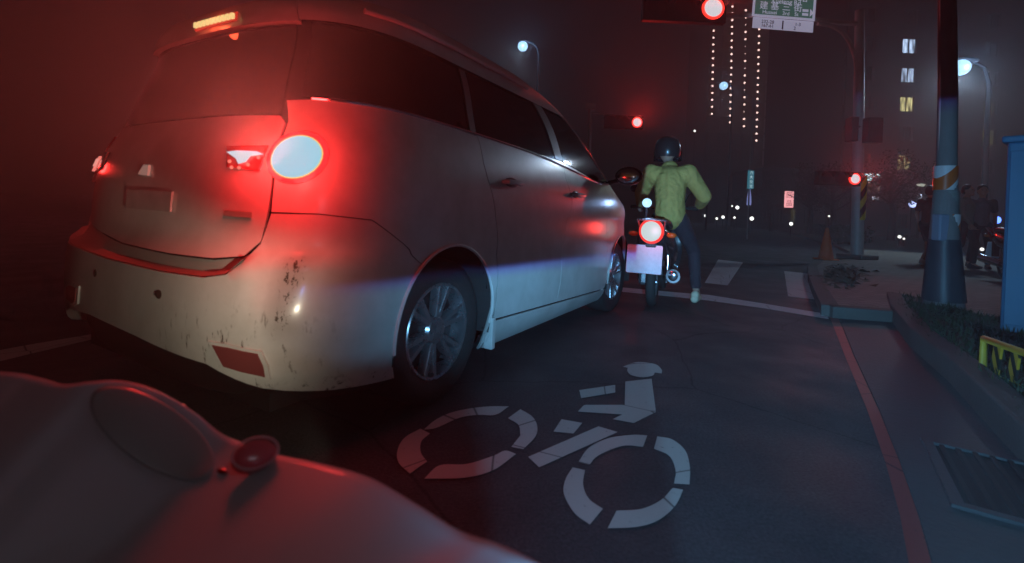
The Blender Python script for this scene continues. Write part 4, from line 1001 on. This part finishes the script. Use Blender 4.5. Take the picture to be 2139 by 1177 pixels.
pp = G(2012, 560, .1)
person('pedestrian in pale long shirt standing just right of the utility pole', 'pedestrians', (pp.x, pp.y, .1), R(-160), SK, cloth('pale_shirt', (.22, .19, .15)), cloth('brown_trousers', (.05, .035, .03)), mat('dark_shoe', (.03, .03, .03), .6))
pp = G(2045, 562, .1)
person('pedestrian in grey top between the pale-shirted one and the parked scooter', 'pedestrians', (pp.x, pp.y, .1), R(150), SK, cloth('grey_top', (.12, .12, .13)), cloth('black_trousers', (.02, .02, .02)), mat('dark_shoe', (.03, .03, .03), .6), long_top=False)
pp = G(2090, 588, .1)
PS = scooter('parked black scooter half hidden behind the blue cabinet', (pp.x + .15, pp.y, .1), R(170), lit=False, name='parked_scooter')
# small signs and lamps down the street
def vsign(label, u, v, Y, wpx, hpx, m, chars, cm, post=True, cat='sign', k=1.0):
    c = at(u, v, Y); w_, h_ = wpx * Y / F, hpx * Y / F; T = thing('street_sign', label, cat, (c.x, Y, 0))
    b = MB().box((0, 0, c.z), (w_, .12, h_), None, .02); pn = b.build('panel', m, T)
    if post: MB().tube([(0, .1, 0), (0, .1, c.z + h_ / 2 + post * h_)], .04, 8).build('post', M['pole'], T)
    n = len(chars)
    for i, ch in enumerate(chars): text('lettering', ch, h_ / n * .80 * k, face((0, -.065, c.z + h_ / 2 - h_ * (i + .5) / n)), cm, pn, .003)
    return T
M['txt_lit'] = glow('lit_lettering', (.6, .75, .8), 1)
vsign('blue-green vertical street name sign with four characters on a thin tall post', 1568, 376, 24, 12, 38, glow('lit_teal_panel', (.02, .11, .15), 1.3), '六大交文', M['txt_lit'], 4.2)
vsign('pink glowing vertical shop sign with two square characters', 1648, 417, 46, 18, 34, glow('lit_pink_panel', (.75, .30, .32), 2), '回品', mat('dark_red_ink', (.08, .005, .01)), 0)
b_ = [('slim blue-lit marker pillar at the far kerb, left one', 1477, 406, 40, 6, 16), ('slim blue-lit marker pillar below the street name sign', 1565, 412, 34, 9, 34)]
for lab, u, v, Y, wp, hp in b_:
    c = at(u, v, Y); T = thing('marker_pillar', lab, 'pillar', (c.x, Y, 0), 0, 'lit marker pillars')
    MB().tube([(0, 0, c.z - hp * Y / F / 2), (0, 0, c.z), (0, 0, c.z + hp * Y / F / 2)], [wp * Y / F / 2, wp * Y / F / 2.3, wp * Y / F / 6], 12).build('lit_body', glow('lit_blue_body', (.12, .14, .32), 1.7), T, smooth=True)
    MB().tube([(0, 0, 0), (0, 0, c.z - hp * Y / F / 2 + .02)], .08, 8).build('post', M['black'], T)
# low lamps along the far kerb: headlamps seen through the dark
k = 0
for u, v, Y, r in ((1473, 451, 60, .15), (1497, 457, 58, .14), (1510, 454, 55, .17), (1534, 455, 50, .10), (1570, 457, 44, .17), (1529, 431, 62, .10), (1540, 434, 60, .22), (1652, 468, 34, .115), (1762, 486, 23, .075), (1763, 496, 22.5, .035), (1878, 495, 21, .07), (1887, 499, 21, .045), (2049, 521, 13, .045), (1731, 452, 26, .05), (1451, 274, 90, .20)):
    c = at(u, v, Y); hang = 'on a tall thin post far away' if v < 300 else ''
    names = ['leftmost low white lamp at the far kerb', 'second low white lamp from the left at the far kerb', 'third low white lamp, close right of the second', 'faint low lamp left of the marker pillar',
             'bright low lamp at the foot of the teal sign post', 'tiny lamp above the faint low lamp', 'brightest lamp of the raised pair left of the teal sign', 'low lamp under the pink shop sign',
             'low white lamp between the cone and the sign pole', 'tiny spark just under the lamp beside the sign pole', 'low white lamp right of the sign pole', 'small lamp close beside the one right of the sign pole',
             'low lamp behind the pedestrians by the parked scooter', 'small upright lamp above the traffic cone', 'tiny white lamp high on a post beyond the rider']
    T = thing('post_lamp', names[k], 'lamp', (c.x, Y, 0), 0, 'small white lamps down the street')
    MB().ball((0, -.03, c.z), r, 14).build('lit_globe', glow('lit_globe', (.95, .95, .9), 3.0 if r > .08 else 1.6), T, smooth=True)
    MB().tube([(0, 0, 0), (0, 0, max(.05, c.z - r * .5))], .035, 8).build('post', M['black'], T); k += 1
# shop front with lit sign
def lit_box(name, label, cat, u0, v0, u1, v1, Y, col, es, d=.3, group=None, parts=()):
    a, c = at(u0, v0, Y), at(u1, v1, Y); T = thing(name, label, cat, ((a.x + c.x) / 2, Y, 0), 0, group)
    MB().box((0, d / 2, (a.z + c.z) / 2), (abs(c.x - a.x), d, abs(a.z - c.z)), None, .02).build('lit_panel', glow('lit_panel', col, es), T)
    return T
# ================================================================== buildings
def building(name, label, x0, x1, Y, depth, h, col, floors, bays, lit, rz=0, margin=.12, win=(.5, .45), sill=True, cat='building'):
    T = thing(name, label, cat, ((x0 + x1) / 2, Y, 0), rz)
    W_ = x1 - x0; wm = mat('facade_render', col, .85, var=.25, vscale=.6, bump=.3, bscale=4)
    fh = h / floors; bw = W_ / bays; ww, wh = bw * win[0], fh * win[1]
    b = MB(); y = 0
    # facade grid with real openings
    for i in range(bays):
        xa = -W_ / 2 + i * bw; b.box((xa + (bw - ww) / 4, .15, h / 2), ((bw - ww) / 2, .3, h)); b.box((xa + bw - (bw - ww) / 4, .15, h / 2), ((bw - ww) / 2, .3, h))
        for j in range(floors):
            b.box((xa + bw / 2, .15, j * fh + (fh - wh) / 4), (ww, .296, (fh - wh) / 2)); b.box((xa + bw / 2, .15, (j + 1) * fh - (fh - wh) / 4), (ww, .296, (fh - wh) / 2))
    b.box((0, depth / 2 + .5, h / 2), (W_ - .02, depth, h - .02)); b.box((0, depth / 2, h + .25), (W_ + .4, depth + .8, .5))
    b.build('wall', wm, T)
    gl = mat('dark_window_glass', (.01, .011, .014), .1)
    cnt = 0
    for j in range(floors):
        for i in range(bays):
            L_i = lit.get((j, i))
            if cnt > 96 and not L_i: continue
            xa = -W_ / 2 + (i + .5) * bw; za = (j + .5) * fh; cnt += 1
            f = MB(); t = min(.08, ww * .08)
            for sx in (-1, 0, 1): f.box((xa + sx * (ww / 2 - t / 2), .20, za), (t, .1, wh))
            for sz in (-1, 1): f.box((xa, .20, za + sz * (wh / 2 - t / 2)), (ww - t, .095, t))
            fo = f.build('window', mat_frame, T)
            if L_i:
                col_, es = L_i; g = MB().box((xa, .24, za), (ww - t, .02, wh - t)); g.build('lit_pane', lit_mat(col_, es), fo)
            else: MB().box((xa, .24, za), (ww - t, .02, wh - t)).build('pane', gl, fo)
    return T
mat_frame = mat('window_frame', (.08, .08, .08), .5)
def lit_mat(col, es):
    m = mat('lit_room', (.02, .02, .02), .3); nt = m.node_tree; b = nt.nodes['Principled BSDF']; tc = nt.nodes['Texture Coordinate']
    v = nt.nodes.new('ShaderNodeTexVoronoi'); v.inputs['Scale'].default_value = 1.7; mp = nt.nodes.new('ShaderNodeMapping'); mp.inputs['Scale'].default_value = (1.6, 1, .35)
    nt.links.new(tc.outputs['Object'], mp.inputs[0]); nt.links.new(mp.outputs[0], v.inputs['Vector'])
    cr = nt.nodes.new('ShaderNodeValToRGB'); cr.color_ramp.elements[0].position = .2; cr.color_ramp.elements[0].color = (*col, 1); cr.color_ramp.elements[1].position = .75; cr.color_ramp.elements[1].color = (*[c * .12 for c in col], 1)
    nt.links.new(v.outputs['Distance'], cr.inputs[0]); nt.links.new(cr.outputs[0], b.inputs['Emission Color']); b.inputs['Emission Strength'].default_value = es * 1.9
    return m
# right-hand apartment block: front plane at Y=60, windows one above another at the photograph's spacing
YB = 60; x0 = at(1842, 300, YB).x; wx = at(1896, 200, YB).x; bw = 5.2; xa = wx - bw * 1.5; fh = (at(1896, 162, YB).z - at(1896, 218, YB).z)
# shift so a floor centre falls on the lit window at v=218
zl = at(1896, 218, YB).z; nf = int(round(zl / fh - .5)); fh = zl / (nf + .5); H_ = fh * (nf + 12)
warm, cool = (.55, .50, .22), (.45, .60, .85)
apt = building('apartment_block', 'dark apartment block at right with a column of lit windows', xa, xa + bw * 6, YB, 14, H_, (.10, .09, .09), nf + 12, 6,
         {(nf, 1): (warm, 1.2), (nf + 1, 1): (cool, .9), (nf + 2, 1): (cool, 1.3), (nf - 2, 1): (warm, .6), (nf + 4, 1): (warm, .35), (nf + 3, 4): (warm, .15), (nf - 1, 3): (warm, .12), (nf + 1, 4): (cool, .08), (nf, 3): (warm, .06), (nf - 3, 2): (warm, .10), (nf - 2, 4): (cool, .10), (nf + 2, 2): (warm, .05), (nf - 4, 0): (warm, .16)}, win=(.34, .52))  # faintest lit panes are added to liven the dark facade
YC = 70
building('office_block', 'unlit dark block behind the sign pole, left of the apartment block', at(1690, 300, YC).x, at(1858, 300, YC).x, YC, 12, 44, (.09, .07, .07), 13, 5, {(7, 0): (warm, .14), (8, 3): (cool, .08), (3, 1): (warm, .10), (6, 2): (warm, .07), (10, 3): (cool, .06), (9, 1): (warm, .2), (5, 4): (warm, .1)}, win=(.4, .4))  # several of these dim panes are added, so the front reads
building('low_building', 'low dark row building behind the far kerb', at(1590, 430, 62).x, at(1700, 430, 62).x, 62, 8, 7.5, (.04, .03, .03), 2, 4, {(0, 2): (warm, .08)}, win=(.5, .5))
# tower with strings of facade lights
YT = 130; tx0, tx1 = at(1478, 200, YT).x, at(1600, 200, YT).x
TW = thing('tower', 'dark high-rise tower outlined by four vertical strings of small warm lights', 'tower', ((tx0 + tx1) / 2, YT, 0))
b = MB(); W_ = tx1 - tx0; HT = 63
b.box((0, 8, HT / 2), (W_, 15, HT))
for i in range(5): b.box((-W_ / 2 + W_ * (i + .5) / 5, .3, HT / 2), (W_ / 7, .8, HT - .2))
b.build('wall', mat('tower_facade', (.06, .045, .045), .8, var=.3, vscale=.3), TW)
for j in range(16): MB().box((0, -.25, 3 + j * 4.4), (W_ + .2, .5, .35)).build('balcony_band', mat_frame, TW)
fl = glow('facade_light_lens', (1.0, .66, .58), 4.5); lm = None
cols = [(1491, 50, 1487, 238, 14), (1530, 14, 1525, 256, 18), (1558, 22, 1554, 264, 17), (1587, 18, 1580, 294, 20)]
for ci, (ua, va, ub_, vb, n) in enumerate(cols):
    for i in range(n):
        if ci == 2 and i in (2, 5, 6, 8, 11, 14): s = .10
        else: s = .24
        t = i / (n - 1); p = at(ua + (ub_ - ua) * t, va + (vb - va) * t, YT - 1.4) - Vector(TW.location)
        if lm is None: MB().ball((0, 0, 0), 1, 10).build('facade_light', fl, TW, smooth=True); o = TW.children[-1]; o = [x for x in bpy.data.objects if x.name == 'facade_light'][0]; lm = o.data
        else: o = bpy.data.objects.new('facade_light', lm); link(o, TW)
        o.location = p; o.scale = (s * 1.1,) * 3
# shop at street level
SH = thing('shop_front', 'small lit shop front with white sign board right of the striped pole', 'shop', tuple(Vector((at(1832, 395, 44).x, 44, 0))))
o_ = Vector(SH.location); q = lambda u, v: at(u, v, 44) - o_
MB().box((0, 2, 2.2), (4.5, 3.4, 5.6)).build('wall', mat('shop_wall', (.06, .045, .04), .8, var=.3), SH)
a_, c_ = q(1809, 363), q(1843, 378); MB().box(((a_.x + c_.x) / 2, .1, (a_.z + c_.z) / 2), (c_.x - a_.x, .2, a_.z - c_.z), None, .03).build('sign_board', glow('lit_sign_board', (.42, .68, .72), 2.6), SH)
for u0, v0, u1, v1, cc, es in ((1812, 381, 1822, 401, warm, .35), (1827, 381, 1842, 402, (.35, .3, .28), .3), (1826, 411, 1840, 417, (.6, .65, .8), .9), (1812, 379, 1820, 386, (.9, .9, .8), .9)):
    a_, c_ = q(u0, v0), q(u1, v1); MB().box(((a_.x + c_.x) / 2, .24, (a_.z + c_.z) / 2), (c_.x - a_.x, .1, a_.z - c_.z), None, .02).build('window', lit_mat(cc, es), SH)
    SH.children
# scattered lit shop signs further right
for u, v, Y, wp, hp, cc, es, lab in ((1906, 427, 40, 17, 14, (.45, .55, 1), 1.1, 'blue-white lit shop lantern left of the utility pole'), (1921, 410, 42, 9, 10, (.6, .75, 1), 1.0, 'small round blue-white lantern above the larger one'),
                                (1951, 391, 40, 7, 10, (.6, .6, .55), .8, 'tiny warm lantern nearest the utility pole'), (1925, 387, 41, 22, 6, (.4, .42, .36), .5, 'row of dim bulbs left of the utility pole'), (2083, 460, 16, 12, 15, (.10, .22, 1), 1.6, 'deep blue lamp beside the blue cabinet top')):
    c = at(u, v, Y); T = thing('lantern', lab, 'lamp', (c.x, Y, 0)); b = MB().ball((0, 0, c.z), (wp * Y / F / 2, .1, hp * Y / F / 2), 16); b.build('lit_shade', glow('lit_shade', cc, es * 2.2), T, smooth=True)
    MB().tube([(0, .12, 0), (0, .12, c.z)], .04, 8).build('post', M['black'], T)
light('blue_lamp_light', at(2080, 460, 15.5), 8, (.1, .25, 1), .1)
# dark trees behind the far kerb
def tree(label, x, y, h, r, seed):
    rnd = random.Random(seed); T = thing('tree', label, 'tree', (x, y, 0), 0, 'dark trees behind the far kerb')
    b = MB().tube([(0, 0, 0), (.1, 0, h * .3), (-.05, .1, h * .6), (0, 0, h * .85)], [.22, .17, .1, .04], 10)
    for i in range(7):
        a = rnd.uniform(0, 6.28); z = h * rnd.uniform(.35, .7); b.tube([(0, 0, z), (r * .5 * math.cos(a), r * .5 * math.sin(a), z + h * .15), (r * .8 * math.cos(a), r * .8 * math.sin(a), z + h * .22)], [.07, .045, .02], 6)
    b.build('trunk', mat('bark', (.05, .04, .03), .9), T, smooth=True)
    cl = [(Vector((rnd.gauss(0, r * .45), rnd.gauss(0, r * .45), h * rnd.uniform(.5, 1.0))), rnd.uniform(.5, 1.1) * r * .42) for _ in range(22)]; c = MB()
    for _ in range(3800):
        p, q = rnd.choice(cl); d = Vector((rnd.gauss(0, 1), rnd.gauss(0, 1), rnd.gauss(0, .8))).normalized() * q * rnd.uniform(.5, 1.05); p = p + d
        a, e = Vector((rnd.gauss(0, 1), rnd.gauss(0, 1), rnd.gauss(0, 1))).normalized(), Vector((rnd.gauss(0, 1), rnd.gauss(0, 1), rnd.gauss(0, 1))).normalized(); s = rnd.uniform(.07, .16)
        c.add([p, p + a * s, p + (a + e) * s * .7, p + e * s * .5], [(0, 1, 2, 3)])
    c.build('crown', M['leaf'], T)
M['leaf'] = mat('dark_leaves', (.045, .06, .03), .7, var=.5, vscale=1.5)
for i, (u, Y, h, r, lab) in enumerate(((1612, 50, 5.0, 2.2, 'rounded dark tree left of the pink shop sign'), (1692, 40, 5.5, 2.2, 'dark tree right of the pink shop sign'), (1740, 32, 4.6, 1.9, 'dark tree behind the traffic cone'), (1862, 30, 5.2, 2.0, 'dark tree right of the sign pole'))):
    p = at(u, 450, Y); tree(lab, p.x, Y, h, r, i + 3)
MBh = MB()
rnd = random.Random(4)
for i in range(5200):
    t = rnd.random(); x = 12.5 + t * 34; y = 17.5 + t * 58 + rnd.uniform(0, 1.2); x += rnd.uniform(0, 1.0); z = .1 + rnd.random() * .75
    a = rnd.uniform(0, 6.28); s = rnd.uniform(.05, .14) * (1 + t)
    MBh.add([(x, y, z), (x + s * math.cos(a), y, z + s * math.sin(a)), (x + s * math.cos(a + 1.4), y + s * .5, z + s * math.sin(a + 1.4))], [(0, 1, 2)])
tag(MBh.build('hedge', M['leaf']), 'low dark hedge running along the far kerb', 'hedge')
# ================================================================== our own scooter: pale front fairing below the lens
ES = thing('motorcycle_fairing', 'pale grey front fairing close to the lens, lower left, with smoked lamp and red-lit indicator', 'motorcycle', (-.45, .2, 0))
eo = Vector(ES.location)
sil = [(-260, 770, .62), (0, 777, .62), (70, 788, .62), (130, 803, .61), (190, 797, .62), (255, 796, .64), (325, 818, .65), (400, 862, .66), (450, 903, .66), (500, 925, .66), (560, 947, .64), (660, 968, .60), (760, 996, .56), (850, 1046, .52), (950, 1108, .48), (1040, 1140, .45), (1130, 1185, .42), (1300, 1290, .38)]
inn = Vector((-.52, .20, .28))
rows = []
for u, v, Y in sil:
    e = at(u, v, Y); row = []
    n = 60
    for k in range(n + 1):
        t = k / n
        p = inn.lerp(e, t); dome = math.sin(math.pi * min(1, t)) * .05 + .03 * t * t
        d = Vector((0, -.3, 1)).normalized()
        p = p + d * (math.sin(math.pi * t) * .03) * (1 if t < 1 else 0)
        row.append(p)
    # fold over the edge and drop away
    dirn = Vector((.35, .8, 0)).normalized()
    for k, (o, dz) in enumerate(((.006, -.003), (.016, -.016), (.024, -.045), (.02, -.12), (-.02, -.25))): row.append(e + dirn * o + Vector((0, 0, dz)))
    rows.append(row)
b = MB(); m = len(rows[0])
# smooth between silhouette samples
def cr(P, t):
    k = min(int(t), len(P) - 2); f = t - k; p0, p1, p2, p3 = P[max(k - 1, 0)], P[k], P[k + 1], P[min(k + 2, len(P) - 1)]
    return .5 * ((2 * p1) + (p2 - p0) * f + (2 * p0 - 5 * p1 + 4 * p2 - p3) * f * f + (3 * p1 - p0 - 3 * p2 + p3) * f ** 3)
NN = 220
for i in range(NN + 1):
    t = i / NN * (len(rows) - 1)
    for j in range(m): b.v.append(tuple(cr([r[j] for r in rows], t) - eo))
for i in range(NN):
    for j in range(m - 1): b.f.append((i * m + j, (i + 1) * m + j, (i + 1) * m + j + 1, i * m + j + 1)); b.m.append(0)
M['fair'] = mat('fairing_plastic', (.42, .42, .45), .5, coat=.15, var=.12, vscale=3)
fo = b.build('fairing', M['fair'], ES, smooth='all', fix=True)
md = fo.modifiers.new('t', 'SOLIDIFY'); md.thickness = .003; md.offset = -1
# smoked lamp set into it: ellipse patch lifted off the surface
def surf(u, v, lift=.0):
    """nearest fairing vertex along the pixel, then a local plane"""
    best = None; x, z = ray(u, v); d = Vector((x, 1, z)).normalized(); o = Vector((0, 0, CAMH))
    for p in b.v:
        q = Vector(p) + eo - o; t = q.dot(d)
        if t <= 0: continue
        e = (q - d * t).length / t
        if best is None or e < best[0]: best = (e, t)
    return o + d * best[1]
cen = surf(325, 900); px_, pz_ = surf(455, 935), surf(290, 820)
nrm_ = ((px_ - cen).cross(pz_ - cen)).normalized()
if nrm_.dot(Vector((0, 0, CAMH)) - cen) < 0: nrm_ = -nrm_
from mathutils.bvhtree import BVHTree
tree_ = BVHTree.FromPolygons([Vector(p) + eo for p in b.v], b.f)
def hit(u, v):
    x, z = ray(u, v); o = Vector((0, 0, CAMH)); p, n_, _, _ = tree_.ray_cast(o, Vector((x, 1, z)).normalized()); 
    if p is None: return surf(u, v)
    if n_.dot(o - p) < 0: n_ = -n_
    return p + n_ * .003
lb = MB(); NR, NT = 14, 56; a_ = R(33)
for i in range(NR + 1):
    for k in range(NT):
        t = 2 * math.pi * k / NT; r_ = i / NR; x_, y_ = 150 * r_ * math.cos(t), 66 * r_ * math.sin(t)
        lb.v.append(tuple(hit(318 + x_ * math.cos(a_) - y_ * math.sin(a_), 908 + x_ * math.sin(a_) + y_ * math.cos(a_)) - eo + nrm_ * (.004 * (1 - r_ * r_))))
for i in range(NR):
    for k in range(NT): lb.f.append((i * NT + k, i * NT + (k + 1) % NT, (i + 1) * NT + (k + 1) % NT, (i + 1) * NT + k)); lb.m.append(0)
lens_ = lb.build('headlamp_lens', mat('smoked_lens', (.27, .28, .28), .45, coat=.15), ES, smooth='all', fix=True)
md2 = lens_.modifiers.new('t', 'SOLIDIFY'); md2.thickness = .004; md2.offset = -1
# round indicator; red brake-light reflection painted into lens and rim
ic = at(520, 938, .60) + Vector((.002, .012, -.013)); Mi = Matrix.Translation(ic - eo) @ (Vector((0, 0, CAMH)) - ic).normalized().lerp(Vector((.2, .1, 1)), .35).to_track_quat('Z', 'Y').to_matrix().to_4x4() @ Matrix.Diagonal((1.35, 1, 1, 1))
ib = MB().lathe([(.001, .009), (.010, .0085), (.017, .005), (.019, -.002), (.019, -.012), (.001, -.012)], Mi, 30); io = ib.build('indicator', mat('indicator_red_reflection', (.8, .10, .12), .35, coat=.5), ES, smooth='all')
ib = MB().tube([Mi @ Vector((.0195 * math.cos(a), .0195 * math.sin(a), .005)) for a in [i * 2 * math.pi / 30 for i in range(31)]], .0016, 6, cap=False); ib.build('indicator_rim', mat('red_glint_rim', (.8, .35, .36), .35), io, smooth='all')
for u, v, s in ((375, 851, .011), (463, 987, .010)):
    c = surf(u, v) ; q = MB().ball(c - eo + nrm_ * .003, (s, s * .45, .003), 12, Matrix.Rotation(R(-25), 4, 'Z')); q.build('reflex_stud', M['redlens'], ES, smooth='all')
# ------------------------------------------------------------------ the machine's own headlamp: beam pattern with a cut-off, like a real reflector
def beam(name, loc, power, col, cut, soft, decay, floor, az0, azw, fringe=None, fr_w=.012, azw_r=None, kick=None, spill=0.0):
    ld = bpy.data.lights.new(name, 'POINT'); ld.energy = power; ld.color = (1, 1, 1); ld.shadow_soft_size = .015; ld.use_nodes = True
    nt = ld.node_tree; em = nt.nodes['Emission']; N = nt.nodes.new; L = nt.links.new
    tc = N('ShaderNodeTexCoord'); sx = N('ShaderNodeSeparateXYZ'); L(tc.outputs['Normal'], sx.inputs[0])
    def mth(op, a, b_=None, c_=None):
        k = N('ShaderNodeMath'); k.operation = op
        for i, x in enumerate((a, b_, c_)):
            if x is None: continue
            if isinstance(x, (int, float)): k.inputs[i].default_value = x
            else: L(x, k.inputs[i])
        return k.outputs[0]
    elev = mth('ARCSINE', sx.outputs['Z']); az = mth('ARCTAN2', sx.outputs['X'], sx.outputs['Y'])
    kk = None
    if kick:     # kerb-side step of a dipped beam
        kk = N('ShaderNodeMapRange'); kk.inputs['From Min'].default_value = kick[0] - R(.8); kk.inputs['From Max'].default_value = kick[0] + R(.8); L(az, kk.inputs['Value']); kk = kk.outputs[0]
        cut_ = mth('ADD', cut, mth('MULTIPLY', kk, kick[1]))
    else: cut_ = cut
    d = mth('SUBTRACT', cut_, elev)                       # below the cut-off: positive
    on = N('ShaderNodeMapRange'); on.interpolation_type = 'SMOOTHSTEP'; on.inputs['From Min'].default_value = -soft; on.inputs['From Max'].default_value = soft; L(d, on.inputs['Value'])
    dd = mth('DIVIDE', mth('MAXIMUM', mth('SUBTRACT', cut, elev), 0.0), decay)
    fall = mth('ADD', mth('EXPONENT', mth('MULTIPLY', mth('MULTIPLY', dd, dd), -1.0)), floor)
    da = mth('SUBTRACT', az, az0)
    if azw_r: wsel = mth('ADD', azw, mth('MULTIPLY', mth('GREATER_THAN', da, 0.0), azw_r - azw))
    else: wsel = azw
    azf = mth('EXPONENT', mth('MULTIPLY', mth('POWER', mth('ABSOLUTE', mth('DIVIDE', da, wsel)), 2.0), -1.0))
    azf = mth('ADD', azf, spill)
    st = mth('MULTIPLY', mth('MULTIPLY', on.outputs[0], fall), azf)
    if kick: st = mth('MULTIPLY', st, mth('ADD', 1.0, mth('MULTIPLY', kk, kick[2] - 1.0)))
    if fringe:
        fm = N('ShaderNodeMapRange'); fm.inputs['From Min'].default_value = -soft; fm.inputs['From Max'].default_value = fr_w; L(d, fm.inputs['Value'])
        mx = N('ShaderNodeMix'); mx.data_type = 'RGBA'; mx.inputs['A'].default_value = (*fringe, 1); mx.inputs['B'].default_value = (*col, 1); L(fm.outputs[0], mx.inputs['Factor']); L(mx.outputs['Result'], em.inputs['Color'])
    else: em.inputs['Color'].default_value = (*col, 1)
    L(st, em.inputs['Strength'])
    o = bpy.data.objects.new(name, ld); link(o); o.location = loc; return o
beam('headlight_low_beam', (.17, .0, .62), 430, (.20, .58, 1.0), R(-1.2), R(.35), R(11.5), .13, R(6), R(16), fringe=(.10, .13, 1.0), fr_w=R(1.3), kick=(R(13.4), R(15), 1.7), azw_r=R(48))
beam('headlight_position_beam', (-.27, .76, .45), 22, (1.0, .90, .66), R(17), R(5), R(30), .10, R(-42), R(36), azw_r=R(15))
light('fairing_fill', (.05, .05, 1.1), 1.05, (.86, .88, 1.0), .12)  # added fill light above the lens, brightens the fairing

# ================================================================== added haze, standing in for lens glare
hz = MB().box((50, 180, 32), (610, 490, 66)).build('haze', mat('glare_haze', (1, 1, 1)))
nt = hz.data.materials[0].node_tree; nt.nodes.remove(nt.nodes['Principled BSDF'])
pv_ = nt.nodes.new('ShaderNodeVolumePrincipled'); pv_.inputs['Color'].default_value = (.9, .9, .95, 1); pv_.inputs['Density'].default_value = .0085; pv_.inputs['Anisotropy'].default_value = .45
nt.links.new(pv_.outputs[0], nt.nodes['Material Output'].inputs['Volume'])
tag(hz, 'thin haze added to glow round the lamps like lens glare', 'haze', kind='stuff')
